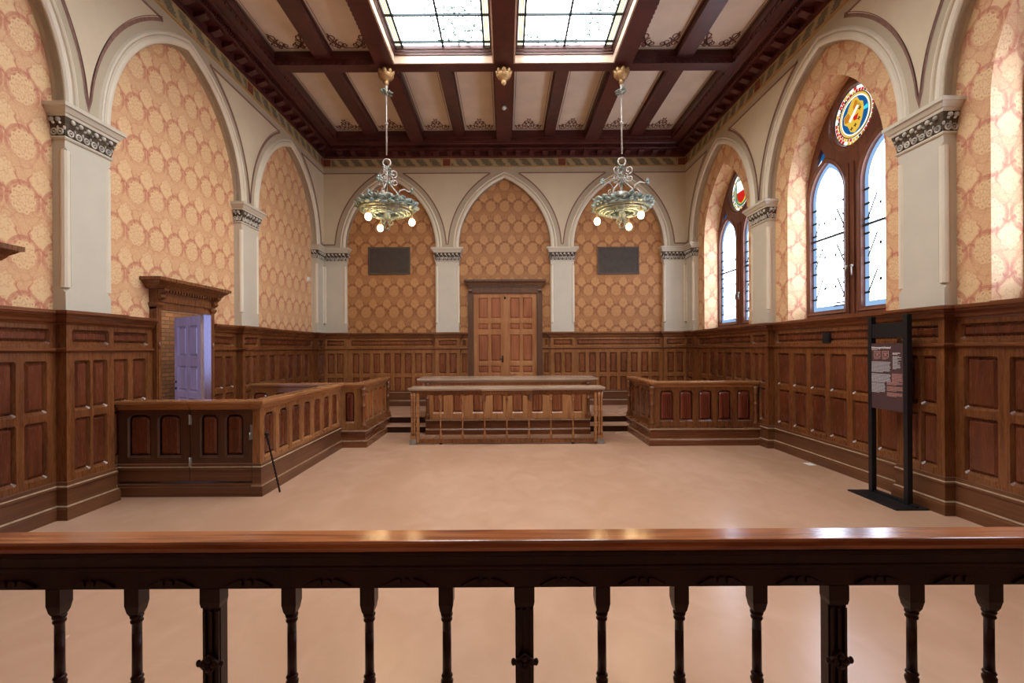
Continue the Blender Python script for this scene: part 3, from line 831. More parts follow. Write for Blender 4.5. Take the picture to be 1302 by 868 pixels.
# ------------------------------------------------------------------ windows in the right wall
def stained(kind, c, zc, r, parent):
    names = ['gwhite', 'gyellow', 'gorange', 'gred', 'gblue', 'gcyan', 'ggreen', 'gdark', 'lead']
    ix = {k: i for i, k in enumerate(names)}
    mb = MB(); P = lambda x, z, n: TR(c - x, n, zc + z)      # +x is to the right seen from the room
    nb = WXN - .045
    def disc(col, rr, n, seg=40):
        mb.cm = ix[col]; mb.poly([P(rr * math.cos(2 * PI * i / seg), rr * math.sin(2 * PI * i / seg), n) for i in range(seg)])
    def sector(col, r0, r1, a0, a1, n):
        mb.cm = ix[col]; k = 4
        pts = [P(r0 * math.cos(a0 + (a1 - a0) * i / k), r0 * math.sin(a0 + (a1 - a0) * i / k), n) for i in range(k + 1)] + \
              [P(r1 * math.cos(a1 + (a0 - a1) * i / k), r1 * math.sin(a1 + (a0 - a1) * i / k), n) for i in range(k + 1)]
        mb.poly(pts)
    def shape(col, pts, n): mb.cm = ix[col]; mb.poly([P(x * r, z * r, n) for x, z in pts])
    disc('gwhite', r, nb)
    rnd = random.Random(3 if kind == 'gold' else 5)
    N = 36
    pal = ['gred', 'gyellow', 'gwhite', 'gred', 'gyellow', 'gorange', 'gred', 'gdark'] if kind == 'gold' else ['gwhite', 'gyellow', 'gblue', 'gwhite', 'ggreen', 'gwhite', 'gdark']
    for i in range(N):
        a = 2 * PI * i / N
        for (q0, q1, sh) in ((.755, .855, 0), (.86, .965, .5)):
            sector(rnd.choice(pal), r * q0, r * q1, a + sh * 2 * PI / N + .01, a + (sh + 1) * 2 * PI / N - .015, nb + .003)
    if kind == 'gold':
        disc('gyellow', r * .73, nb + .004); disc('gwhite', r * .66, nb + .006); disc('gblue', r * .615, nb + .008)
        shape('gyellow', [(-.10, .60), (.12, .58), (.22, .40), (.38, .30), (.42, .05), (.34, -.25), (.2, -.5), (0, -.6), (-.2, -.5), (-.33, -.25), (-.50, -.12), (-.52, .12), (-.36, .22), (-.28, .38)], nb + .010)
        shape('gorange', [(-.5, .1), (-.3, .2), (-.2, .05), (-.3, -.12), (-.46, -.1)], nb + .012)
        shape('gorange', [(.02, .5), (.14, .45), (.12, .2), (0, .12), (-.08, .3)], nb + .012)
        shape('gwhite', [(-.26, -.10), (-.18, -.18), (.2, .24), (.12, .30)], nb + .014)
        shape('gred', [(-.06, -.04), (.2, .0), (.12, -.2), (-.02, -.18)], nb + .016)
        for cx, cz in ((.22, -.2), (-.12, -.42), (.05, -.36), (.26, .12)):
            shape('gdark', [(cx - .07, cz - .02), (cx + .07, cz - .02), (cx + .07, cz + .02), (cx - .07, cz + .02)], nb + .018)
            shape('gdark', [(cx - .02, cz - .07), (cx + .02, cz - .07), (cx + .02, cz + .07), (cx - .02, cz + .07)], nb + .018)
        for i in range(4):
            shape('gdark', [(.18 + .04 * i, .36 - .05 * i), (.21 + .04 * i, .37 - .05 * i), (.16 + .04 * i, .22 - .05 * i)], nb + .018)
        sector('gcyan', r * .42, r * .6, -.05, .2, nb + .0115)
    else:
        disc('ggreen', r * .72, nb + .004); disc('gyellow', r * .62, nb + .006)
        shape('ggreen', [(-.56, .3), (-.3, .5), (-.3, -.52), (-.56, -.3)], nb + .008)
        shape('gwhite', [(-.44, .56), (.44, .56), (.46, 0), (-.46, 0)], nb + .010)
        shape('gred', [(-.46, 0), (.46, 0), (.42, -.3), (.2, -.52), (0, -.6), (-.2, -.52), (-.42, -.3)], nb + .010)
    mb.cm = ix['lead']
    for rr in (.74, .97): mb.torus(P(0, 0, nb + .012), r * rr, .006, Matrix(((0, 0, 1), (1, 0, 0), (0, 1, 0))), 40, 5)
    mb.build('medallion', names, parent)

def lancet(uc, half, off=0.0, zs=3.74, R=None):
    R = R or 0.53
    return [(uc - half - off, 2.12 - off)] + arch_pts(uc, half, R, off, zs, 10) + [(uc + half + off, 2.12 - off)]
for i, c in enumerate(WINC):
    w = empty('window_%d' % (i + 1), (XW + .31, c, WZB)); struct(w)
    mb = MB(); nc = WXN - .03
    zc, r = 4.675, .385
    circ = lambda rr: [(c + rr * math.cos(2 * PI * t / 36), zc + rr * math.sin(2 * PI * t / 36)) for t in range(36)]
    tri = lambda s: [(c + s * .80, 4.02), (c + s * .74, 4.30), (c + s * .60, 4.48), (c + s * .52, 4.34), (c + s * .66, 4.20)]
    holes = [lancet(c - .51, .355), lancet(c + .51, .355), circ(r), tri(-1), tri(1)]
    mb.filled(TR, [win_outline(c, 0.004)] + holes, nc, .08)
    # raised mouldings round the lights
    for sgn in (-1, 1):
        pl = lancet(c + sgn * .51, .355, .012); po = lancet(c + sgn * .51, .355, .05)
        mb.loft(TR, pl, WXN + .008, po, WXN + .026); mb.loft(TR, po, WXN + .026, lancet(c + sgn * .51, .355, .065), WXN + .008)
    mb.loft(TR, circ(r + .015), WXN + .008, circ(r + .035), WXN + .03); mb.loft(TR, circ(r + .035), WXN + .03, circ(r + .065), WXN + .008)
    for du in (-.05, .05): mb.box(TR, c + du - .012, c + du + .012, WXN, WXN + .03, 2.05, 4.05)
    mb.build('window_frame', ['winwood'], w)
    for sgn in (-1, 1):
        uc = c + sgn * .51
        mb = MB(); n0 = WXN - .05
        mb.prism(TR, lancet(uc, .355, .02), n0 - .01, n0); mb.build('pane', ['daywin'], w)
        mb = MB(); outer, inner = lancet(uc, .355, .005), lancet(uc, .355, -.07)
        mb.loft(TR, outer, n0 + .003, inner, n0 + .003); mb.build('border_glass', ['gborder'], w)
        mb = MB()
        z = 2.3
        while z < 3.7:
            for e in (-1, 1): mb.box(TR, uc + e * .315 - .05, uc + e * .315 + .05, n0 + .004, n0 + .014, z - .013, z + .013)
            z += .19
        mb.box(TR, uc - .36, uc + .36, n0, n0 + .03, 3.155, 3.185)
        for z0 in (2.3, 2.76, 3.26):
            for e in (-1, 1):
                mb.ribbon(TR, [(uc + e * .30, z0), (uc + e * .15, z0 + .28)], .026, n0 + .006)
        for zz in (2.18, 2.22): mb.box(TR, uc - .3, uc - .08, n0 + .003, n0 + .01, zz - .010, zz + .010)
        for zz in (2.45, 2.9, 3.4):
            for e in (-.12, .1): mb.box(TR, uc + e - .018, uc + e + .018, n0 + .003, n0 + .006, zz - .02, zz + .02)
        mb.build('glazing_bar', ['lead'], w)
    stained('gold' if i != 2 else 'shield', c, zc, r, w)
    mb = MB(); names = ['gwhite', 'gblue', 'gorange']
    for s in (-1, 1):
        t = tri(s); mb.cm = 1; mb.poly([TR(u, WXN - .045, z) for u, z in t])
        mb.cm = 0; mb.poly([TR(c + s * .70, WXN - .042, 4.18), TR(c + s * .66, WXN - .042, 4.34), TR(c + s * .74, WXN - .042, 4.28)])
        mb.cm = 2; mb.poly([TR(c + s * .74, WXN - .041, 4.14), TR(c + s * .70, WXN - .041, 4.24), TR(c + s * .76, WXN - .041, 4.22)])
    mb.build('corner_light', names, w)
    mb = MB()
    for du in (-.05, .05):
        mb.tube([TR(c + du, WXN + .03, 2.66), TR(c + du, WXN + .06, 2.66), TR(c + du * 1.2, WXN + .065, 2.60), TR(c + du * 1.2, WXN + .06, 2.54)], .011)
        mb.ball(TR(c + du, WXN + .05, 2.67), .022)
    mb.build('handle', ['steel'], w)

# ------------------------------------------------------------------ doors
def door_head(mb, T, u0, u1, ztop, zcap, nw, over):
    """moulded cornice, frieze with brackets and dentils above a door"""
    p = [(u0, 0.0), (u0, nw), (u1, nw), (u1, 0.0)]
    h = ztop
    mb.sweep(T, p, [(-.05, zcap + .01), (0, zcap + .01), (.004, h - .12), (-.05, h - .12)])
    mb.sweep(T, p, [(-.06, h - .13), (over * .35, h - .13), (over * .5, h - .10), (over * .55, h - .085), (over * .8, h - .055), (over * .85, h - .045), (over, h - .04), (over, h), (-.06, h)])
    n = int((u1 - u0 - .2) / .05)
    for i in range(n):
        u = u0 + .1 + (i + .25) * (u1 - u0 - .2) / n
        mb.box(T, u, u + .028, nw, nw + over * .3, h - .165, h - .13)
    for u in (u0 + .045, u1 - .045):
        mb.prism(lambda a, b2, z: T(u + b2, nw + a, z), [(0, zcap + .04), (.025, zcap + .03), (.05, zcap + .06), (.035, zcap + .10), (over * .6, h - .15), (over * .6, h - .13), (0, h - .13)], -.04, .04)
def leaf_panels(mb, T, u0, u1, z0, z1, nf, rows, nc, sm, gap):
    cl = cols(u0, u1, nc, gap, sm)
    for op in panelrun(mb, T, u0, u1, z0, z1, nf, [(a, b_, cl) for a, b_ in rows], 0.026): raised(mb, T, op, nf, .026, 1)
# door_1: double door in the back wall
d1 = struct(empty('door_1', (0, YW, .28)))
mb = MB(); T = TB
for u0, u1 in ((-.865, -.735), (.735, .865)):
    mb.box(T, u0, u1, 0, .09, .28, 2.90)
    mb.box(T, u0 + .03, u1 - .03, .09, .105, .5, 2.8)
mb.box(T, -.735, .735, 0, .06, 2.885, 2.95)
mb.build('casing', ['casing'], d1)
mb = MB(); door_head(mb, T, -.85, .85, 3.195, 2.88, .10, .10); mb.build('door_head', ['casing'], d1)
for u0, u1 in ((-.733, -.004), (.004, .733)):
    mb = MB()
    leaf_panels(mb, T, u0, u1, .28, 2.885, .055, [(.42, .92), (1.02, 1.20), (1.29, 1.93), (2.03, 2.19), (2.29, 2.79)], 2, .1, .06)
    cl = cols(u0, u1, 2, .06, .1)
    mb.cm = 0
    for a, b_ in cl:
        for z in (1.215, 2.21):
            mb.prism(T, [(a, z + .05), (b_, z + .05)] + [(b_ - (b_ - a) * i / 8, z + (.012 if i % 2 else -.004)) for i in range(9)], .05, .068)
    mb.build('door_leaf', ['door', 'doorpanel'], d1)
mb = MB(); mb.box(T, -.03, .03, .055, .075, .3, 2.87); mb.build('cover_strip', ['door'], d1)
mb = MB(); mb.box(T, -.075, -.045, .055, .068, 1.28, 1.44); mb.tube([T(-.06, .06, 1.37), T(-.06, .11, 1.37), T(-.14, .115, 1.36)], .01)
mb.ball(T(0, .085, 2.78), (.025, .02, .03)); mb.build('handle', ['iron'], d1)
# doors in the left wall
def side_door(idx, o, opened):
    d = struct(empty('door_%d' % idx, (-XW, (o[0] + o[1]) / 2, 0)))
    T = TL; mb = MB()
    for u0, u1 in ((o[0] - .08, o[0]), (o[1], o[1] + .08)):
        mb.box(T, u0, u1, 0, .09, 0, 2.16)
        mb.box(T, u0 + .015, u1 - .015, .09, .10, .3, 1.62)
        mb.sweep(T, [(u0, 0), (u0, .09), (u1, .09), (u1, 0)], [(-.03, 2.13), (.004, 2.13), (.02, 2.16), (.02, 2.19), (-.03, 2.19)])
        mb.ball(T((u0 + u1) / 2, .095, 1.66), (.02, .028, .05))
    mb.box(T, o[0] - .08, o[1] + .08, 0, .08, 2.11, 2.25)
    mb.build('casing', ['wood'], d)
    mb = MB(); door_head(mb, T, o[0] - .085, o[1] + .085, 2.48, 2.19, .10, .15); mb.build('door_head', ['wood'], d)
    mb = MB()
    if opened:
        for u0, u1 in ((o[0] - .005, o[0]), (o[1], o[1] + .005)): mb.box(T, u0, u1, -.018, 0, 0, 2.115)
        mb.box(T, o[0], o[1], -.018, 0, 2.11, 2.12); mb.build('jamb_lining', ['wood'], d)
        hx, hy = -XW - .022, o[1] - .012; ang = math.radians(36)
        dx, dy = -math.cos(ang), math.sin(ang)
        nx, ny = -dy, dx      # towards the camera side
        if ny > 0: nx, ny = -nx, -ny
        Tl = lambda u, n, z: (hx + dx * u + nx * n, hy + dy * u + ny * n, z)
        mb = MB(); mb.cm = 0; mb.box(Tl, 0, .94, -.02, .002, .01, 2.10)
        leaf_panels(mb, Tl, 0, .94, .01, 2.10, .028, [(.22, .62), (.72, .90), (.98, 1.37), (1.50, 1.97)], 2, .12, .09)
        lf = mb.build('door_leaf', ['corrdoor', 'corrdoor'], d)
        mb = MB()
        for z in (1.02, 1.12): mb.lathe((0, 0, 0), [(.02, 0), (.02, .01)], 8); mb.v = [tuple(Tl(.88 + x, .028 + z2, z + y)) if isinstance(x, float) and abs(x) < .03 and z2 < .02 else (x, y, z2) for x, y, z2 in mb.v]
        mb.build('keyhole_plate', ['iron'], lf)
    else:
        leaf_panels(mb, T, o[0], o[1], 0.0, 2.11, .04, [(.22, .62), (.72, .90), (.98, 1.37), (1.50, 1.97)], 2, .12, .09)
        mb.build('door_leaf', ['wood', 'panel'], d)
side_door(2, D2, True); side_door(3, D3, False)
# brick passage behind the open door
mb = MB(); X0, X1, Y0, Y1 = -6.6, -XW - .005, 4.6, 10.2
def wq(p, q, z0=0, z1=3.2):
    L = math.hypot(q[0] - p[0], q[1] - p[1])
    mb.poly([(p[0], p[1], z0), (q[0], q[1], z0), (q[0], q[1], z1), (p[0], p[1], z1)], [(0, z0), (L, z0), (L, z1), (0, z1)])
wq((X0, Y0), (X0, Y1)); wq((X0, Y1), (X1 - .015, Y1)); wq((X0, Y0), (X1 - .015, Y0)); wq((X1 - .015, Y0), (X1 - .015, D2[0])); wq((X1 - .015, D2[1]), (X1 - .015, Y1)); wq((X1 - .015, D2[0]), (X1 - .015, D2[1]), 2.12, 3.2)
struct(mb.build('wall_passage', ['brick'], recalc=False))
mb = MB(); mb.box(TI, X0, X1, Y0, Y1, -.1, 0); struct(mb.build('floor_passage', ['floor']))
mb = MB(); mb.box(TI, X0, X1 - .015, Y0, Y1, 3.2, 3.3); struct(mb.build('ceiling_passage', ['cream']))
la = bpy.data.lights.new('passage_daylight', 'AREA'); la.energy = 60; la.color = (.34, .44, 1.0); la.shape = 'RECTANGLE'; la.size = 1.0; la.size_y = 1.6
lo = bpy.data.objects.new('passage_daylight', la); C.objects.link(lo); lo.location = (-5.6, 4.65, 1.9); lo.rotation_euler = (PI / 2, 0, 0)

lp = bpy.data.lights.new('passage_fill', 'POINT'); lp.energy = 60; lp.color = (1.0, .78, .52); lp.shadow_soft_size = .1  # unseen fill light added to brighten the passage brick
lo = bpy.data.objects.new('passage_fill', lp); C.objects.link(lo); lo.location = (-5.5, 9.3, 2.7)
# ------------------------------------------------------------------ panelled partitions
CAPRAIL = [(-.10, .97), (-.10, 1.0), (-.115, 1.01), (-.115, 1.05), (.05, 1.05), (.055, 1.04), (.055, 1.015), (.035, 1.008), (.03, .985), (.012, .975), (.008, .95), (-.10, .95)]
ABASE = [(0, .36), (.01, .35), (.01, .325), (.024, .318), (.024, .295), (.014, .29), (.014, .14), (.032, .128), (.032, .11), (.04, .10), (.04, 0), (-.05, 0), (-.05, .36)]
PLINTH = [(-.10, .0), (.09, 0), (.09, .09), (.082, .10), (.078, .115), (.06, .12), (.055, .20), (.06, .235), (.085, .25), (.09, .262), (.09, .285), (-.10, .285)]
def column(mb, x, y, z0, z1):
    mb.box(TI, x - .05, x + .05, y - .05, y + .05, z0, z0 + .06)
    mb.lathe((x, y, 0), [(.048, z0 + .06), (.05, z0 + .075), (.034, z0 + .10), (.03, z0 + .13), (.03, z0 + .36), (.037, z0 + .37), (.037, z0 + .39), (.029, z0 + .40), (.029, z1 - .14), (.038, z1 - .13), (.038, z1 - .11), (.03, z1 - .10), (.046, z1 - .04), (.05, z1)], 10)
def fence(name, segs, path, label, cat, group, base, zlo, style, ribs, columns, endcap=True):
    """segs: list of (T, u0, u1, columns); path: plan path for cap rail and base, outside on its left"""
    th = empty(name, (path[0][0], path[0][1], 0)); tag(th, label, cat, group)
    fr = MB(); pans = []
    for sg in segs:
        T, u0, u1, cl = sg[:4]; rb = sg[4] if len(sg) > 4 else 0
        fr.cm = 0; fr.box(T, u0, u1, -.085, -.026, zlo, .97)
        z0 = zlo + .10
        for op in panelrun(fr, T, u0, u1, zlo, .97, 0.0, [(z0, .90, cl)], 0.026, style): pans.append((T, op, rb))
    fr.build('frame', ['wood' if columns and columns[0][0] > 0 else 'woodlit', 'panel'], th)
    for T, op, rb in pans:
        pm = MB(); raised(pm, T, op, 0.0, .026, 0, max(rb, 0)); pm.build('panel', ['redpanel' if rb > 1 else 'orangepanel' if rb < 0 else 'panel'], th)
    mb = MB(); mb.sweep(TI, path, CAPRAIL + [CAPRAIL[0]]); mb.build('cap_rail', ['cap'], th)
    mb = MB(); mb.sweep(TI, path, base + [base[0]], hi=(2, 7) if base is ABASE else (3, 9)); mb.build('plinth', ['base' if base is ABASE else 'rail', 'worn'], th)
    for x, y in columns:
        mb = MB(); column(mb, x, y, zlo, .965); mb.build('column', ['wood'], th)
    return th
# (the outside of each path lies on its left, so paths run with the room on their left hand)
AX, AY = -2.70, 5.19
TA1 = lambda u, n, z: (u, AY - n, z)           # faces the camera
TA2 = lambda u, n, z: (AX + n, u, z)           # faces +X
A = fence('panelled_partition', [(TA1, -3.40 - .03, AX, []), (TA2, AY, 7.70, cols(AY, 7.70, 7, .08, .09))],
          [(AX, 7.70), (AX, AY), (-2.785, AY)], 'long low oak partition with seven arched panels running from the gate', 'partition', None, ABASE, .30, 'arch', 0, [])
for o in list(A.children):
    if o.name.startswith('frame'): bpy.data.objects.remove(o)
# rebuild the frame without the gate stretch
fr = MB(); fr.cm = 0
fr.box(TA2, AY, 7.70, -.085, -.026, .30, .97); panelrun(fr, TA2, AY, 7.70, .30, .97, 0.0, [(.40, .90, cols(AY, 7.70, 7, .08, .09))], .026, 'arch')
fr.box(TA1, -2.785, AX - .004, -.085, .004, .0, .97)
fr.build('frame', ['woodlit', 'panel'], A)
def gate(name, u0, u1, label, z0, parts):
    g = empty(name, ((u0 + u1) / 2, AY, 0)); tag(g, label, 'gate')
    mb = MB(); mb.cm = 0; mb.box(TA1, u0, u1, -.07, -.026, z0, .97)
    ops = panelrun(mb, TA1, u0, u1, z0, .97, 0.0, [(.42, .90, cols(u0, u1, 2, .075, .10))], .026, 'arch')
    mb.build('frame', ['gatewood', 'panel'], g)
    for op in ops:
        pm = MB(); raised(pm, TA1, op, 0.0, .026, 0); pm.build('panel', ['panel'], g)
    mb = MB(); mb.sweep(TI, [(u1, AY), (u0, AY)], CAPRAIL + [CAPRAIL[0]]); mb.build('cap_rail', ['cap'], g)
    mb = MB()
    bp_ = [(0, .36), (.01, .35), (.01, .325), (.024, .318), (.024, .295), (.014, .29), (.014, z0 + .01), (-.02, z0 + .01), (-.02, .36)]
    mb.sweep(TI, [(u1, AY), (u0, AY)], bp_ + [bp_[0]], hi=(2, 4)); mb.build('base_board', ['base', 'worn'], g)
    return g
g1 = gate('partition_panel', -4.26, -3.475, 'fixed dark oak panel beside the wall pilaster, left of the gate', .16, 0)
g2 = gate('partition_gate', -3.465, -2.79, 'dark oak swing gate with two arched panels and pale hinges', .16, 1)
for z in (.84, .37):
    mb = MB(); mb.box(TA1, -3.485, -3.452, 0, .012, z - .055, z + .055); mb.tube([TA1(-3.47, .014, z - .055), TA1(-3.47, .014, z + .055)], .008)
    mb.build('hinge', ['steel'], g2)
mb = MB(); mb.box(TA1, -2.805, -2.785, 0, .012, .62, .78); mb.tube([TA1(-2.795, .012, .70), TA1(-2.795, .04, .70), TA1(-2.80, .04, .62)], .007); mb.build('latch', ['steel'], g2)
mb = MB()
sill = [(0, .0), (.036, 0), (.036, .10), (.028, .11), (.028, .13), (.01, .14), (-.08, .14), (-.08, 0)]
mb.sweep(TI, [(-2.79, AY), (-4.26, AY)], sill + [sill[0]])
o = mb.build('gate_sill', ['base'])
tag(o, 'dark oak floor sill running under the gate and fixed panel', 'sill')

BX, BY = -2.36, 7.79
TB1 = lambda u, n, z: (u, BY - n, z); TB2 = lambda u, n, z: (BX + n, u, z)
fence('witness_box', [(TB1, -4.27, BX - .086, cols(-4.27, -2.80, 4, .09, .09) + [(-2.66, -2.50)], 3), (TB2, BY, 9.43, cols(BY, 9.43, 5, .08, .12), -1)],
      [(BX, 9.43), (BX, BY), (-4.27, BY)], 'raised oak box front with plain orange-brown side panels, left of the bench', 'court box', 'raised panelled boxes beside the steps',
      PLINTH, .285, 'arch', 0, [(BX + .02, BY - .02), (BX + .02, 9.38)])
CX, CY = 2.43, 7.79
TC1 = lambda u, n, z: (u, CY - n, z); TC2 = lambda u, n, z: (CX - n, u, z)
fence('witness_box', [(TC1, CX + .086, 4.17, cols(CX, 4.17, 5, .09, .12, .12), 4), (TC2, CY, 9.26, cols(CY, 9.26, 4, .09, .12))],
      [(4.17, CY), (CX, CY), (CX, 9.26)], 'raised oak box front with five red ribbed panels under the windows', 'court box', 'raised panelled boxes beside the steps',
      PLINTH, .285, 'arch', 4, [(CX - .02, CY - .02), (CX - .02, 9.21), (4.12, CY - .02)])
# ribs only read on the panels facing the room: fine on all of them
# ------------------------------------------------------------------ judge's bench behind the balustrade
th = empty('judge_bench', (.04, 8.9, 0)); tag(th, 'long oak judges bench on the platform behind the balustrade table', 'bench')
U0, U1, DY = -1.50, 1.58, 8.90
TD = lambda u, n, z: (u, DY - n, z)
fr = MB(); fr.cm = 0; fr.box(TD, U0, U1, -.08, -.026, .285, .97)
for s, (a, b_) in enumerate(((U0, U0 + .05), (U1 - .05, U1))): fr.box(TI, a, b_, DY + .08, DY + .62, .285, .97)
ops = panelrun(fr, TD, U0, U1, .285, .97, 0, [(.385, .90, cols(U0, U1, 8, .17, .13))], .026, 'arch')
fr.build('frame', ['door', 'doorpanel'], th)
for op in ops:
    pm = MB(); raised(pm, TD, op, 0, .026, 0, 3); pm.build('panel', ['doorpanel'], th)
mb = MB(); mb.sweep(TI, [(U1, DY), (U0, DY)], PLINTH + [PLINTH[0]], hi=(3, 9)); mb.build('plinth', ['rail', 'worn'], th)
mb = MB()
tp = [(U0 - .15, DY - .10), (U1 + .15, DY - .10), (U1 + .15, DY + .66), (U0 - .15, DY + .66)]
mb.vprism(TI, tp, 1.015, 1.05); 
inn = lambda d: [(U0 - .15 + d, DY - .10 + d), (U1 + .15 - d, DY - .10 + d), (U1 + .15 - d, DY + .66 - d), (U0 - .15 + d, DY + .66 - d)]
mb.vprism(TI, inn(.06), .965, 1.015, inn(.02))
mb.build('desk_top', ['top'], th)
for x in (U0 + .03, U1 - .03):
    mb = MB(); column(mb, x, DY - .03, .285, .965); mb.build('column', ['wood'], th)

# ------------------------------------------------------------------ balustrade table on the main floor
th = empty('balustrade_table', (.04, 7.95, 0)); tag(th, 'low oak table front with slender balusters before the judges bench', 'table')
U0, U1, EY = -1.60, 1.635, 7.95
mb = MB(); yb = EY + .38
def slabm(x0, x1, y0, y1):
    mb.box(TI, x0, x1, y0, y1, .925, .95); mb.box(TI, x0 + .012, x1 - .012, y0 + .012, y1 - .012, .905, .925)
slabm(U0 - .03, U1 + .03, EY - .08, yb); slabm(-.41, .46, EY - .17, EY - .081)
mb.build('table_top', ['top'], th)
mb = MB()
mb.box(TI, U0 + .01, U1 - .01, EY - .045, EY + .02, .865, .905)
mb.box(TI, U0 + .03, U1 - .03, EY - .03, EY + .01, .835, .865)
mb.box(TI, -.39, .44, EY - .145, EY - .046, .845, .905)
for x in (-.37, .42): mb.prism(lambda a, b2, z: (x + b2, EY - .045 - a, z), [(0, .72), (.03, .76), (.09, .86), (0, .86)], -.025, .025)
n = 8; L = (U1 - U0 - .26) / n
for i in range(n):
    u = U0 + .13 + i * L
    mb.prism(lambda a, b2, z: (a, EY - b2, z), [(u, .84), (u, .80)] + [(u + L * t / 8, .80 + .028 * math.sin(PI * t / 8)) for t in range(1, 8)] + [(u + L, .80), (u + L, .84)], -.005, .02)
mb.build('apron', ['wood'], th)
for x in (U0 + .045, U1 - .045):
    mb = MB()
    mb.cm = 1; mb.box(TI, x - .055, x + .055, EY - .06, EY + .05, 0, .085)
    mb.cm = 0; mb.box(TI, x - .042, x + .042, EY - .045, EY + .04, .085, .15)
    for dx in (-.022, .022): mb.lathe((x + dx, EY - .025, 0), [(.02, .15), (.02, .22), (.016, .24), (.016, .5), (.021, .51), (.016, .53), (.016, .76), (.023, .79), (.023, .87)], 8)
    mb.box(TI, x - .036, x + .036, EY - .01, EY + .04, .15, .87)
    s = 1 if x < 0 else -1
    mb.box(TI, min(x + s * .06, x + s * .10), max(x + s * .06, x + s * .10), EY - .035, EY + .02, .03, .87)
    mb.build('end_post', ['cap', 'stone'], th)
mb = MB(); mb.box(TI, U0 + .1, U1 - .1, EY - .03, EY + .03, .022, .085); mb.build('foot_rail', ['wood'], th)
bl = MB()
bl.box(TI, -.022, .022, -.022, .022, .76, .84)
bl.lathe((0, 0, 0), [(.012, .085), (.02, .10), (.022, .16), (.012, .22), (.011, .30), (.017, .31), (.012, .33), (.0115, .44), (.018, .45), (.018, .462), (.012, .47), (.013, .70), (.021, .72), (.021, .76)], 8)
proto = bl.build('baluster', ['cap'])
for i in range(1, 8):
    o = proto if i == 1 else proto.copy()
    if i > 1: C.objects.link(o)
    o.parent = th; o.location = (U0 + .13 + i * L - th.location.x, -.005, 0)
for x in (U0 + .13 + L, U0 + .13 + 7 * L):
    mb = MB(); mb.lathe((x, EY, 0), [(.03, 0), (.03, .015), (.02, .03), (.018, .09)], 8); mb.build('foot', ['iron'], th)

# ------------------------------------------------------------------ foreground balustrade
RY = 1.49
th = empty('balustrade_rail', (0, RY, 0)); tag(th, 'dark oak balustrade with glossy top rail across the foreground', 'balustrade')
mb = MB(); E = 4.17
prof = [(-.015, 1.0), (-.014, .996), (-.014, .990), (-.018, .984), (-.018, .976), (-.006, .970), (-.002, .958), (.002, .952), (.002, .925), (.006, .918), (.006, .91), (.0, .905), (.0, .90)]
# top board
tb = [(1.475, .992), (1.478, .999), (1.482, 1.0), (1.566, 1.0), (1.571, .996), (1.573, .985), (1.571, .972), (1.56, .966), (1.478, .966), (1.474, .97), (1.4725, .98)]
def xprism(mb, poly, x0, x1): mb.prism(lambda a, n, z: (n, a, z), poly, x0, x1)
xprism(mb, tb, -E, E); mb.build('top_rail', ['toprail'], th)
mb = MB()
xprism(mb, [(1.487, .966), (1.482, .960), (1.482, .950), (1.488, .944), (1.490, .918), (1.485, .914), (1.485, .905), (1.492, .90), (1.492, .846), (1.535, .846), (1.535, .966)], -E, E)
SP = .2485; X0 = .056
for k in range(-16, 17):          # carved leaf pairs on the fascia, one between each pair of uprights
    x = X0 + (k + .5) * SP
    if abs(x) > 4.0: continue
    mb.lathe((0, 0, 0), [(.012, 0), (.012, .008)], 10); c = len(mb.v) - 20
    mb.v[c:] = [(x + a, 1.492 - z, .865 + b2) for a, b2, z in mb.v[c:]]
    for s in (-1, 1):
        mb.prism(lambda a, n, z: (x + s * a, n, z), [(.018, .858), (.07, .852), (.075, .854), (.05, .868), (.03, .876), (.02, .876)], 1.484, 1.494)
mb.build('fascia', ['darkwood'], th)
def square(h): return [(-h, -h), (h, -h), (h, h), (-h, h)]
bl = MB(); h = .023
bl.box(TI, -h, h, -h, h, .79, .846)
bl.vprism(TI, square(h * .82), .768, .79, square(h * .98))
bl.vprism(TI, square(h * .62), .757, .768, square(h * .82))
bl.lathe((0, 0, 0), [(.014, .70), (.0135, .728), (.018, .733), (.0185, .738), (.014, .743), (.019, .748), (.020, .753), (.016, .758)], 12)
bl.lathe((0, 0, 0), [(.0145, .56), (.0138, .70)], 12)
bl.lathe((0, 0, 0), [(.024, .15), (.024, .20), (.018, .22), (.026, .30), (.022, .42), (.015, .52), (.019, .53), (.02, .54), (.014, .548), (.019, .555), (.0145, .562)], 12)
bproto = bl.build('baluster', ['darkwood'])
ps = MB(); h = .032
ps.box(TI, -h, h, -.022, .024, .80, .846)
ps.vprism(TI, [(-h * .9, -.02), (h * .9, -.02), (h * .9, .024), (-h * .9, .024)], .785, .80, [(-h, -.022), (h, -.022), (h, .024), (-h, .024)])
ps.box(TI, -h * .9, h * .9, -.012, .024, .0, .785)
for x in (-.024, -.003, .018): ps.box(TI, x, x + .0085, -.02, -.012, .02, .775)
pproto = ps.build('post', ['darkwood'])
rs = MB()
dm = [(0, -.034), (.036, 0), (0, .034), (-.036, 0)]
rs.prism(lambda a, n, z: (a, n, .612 + z), dm, -.03, -.018)
for a, z in ((.016, 0), (-.016, 0), (0, .014), (0, -.014)): rs.ball((a, -.03, .612 + z), (.011, .008, .010), None, 8, 5)
for s in (-1, 1): rs.ball((s * .036, -.022, .612), (.008, .008, .012), None, 7, 5)
rs.ball((0, -.033, .612), .006, None, 7, 5)
rproto = rs.build('rosette', ['darkwood'])
fb = fp = True
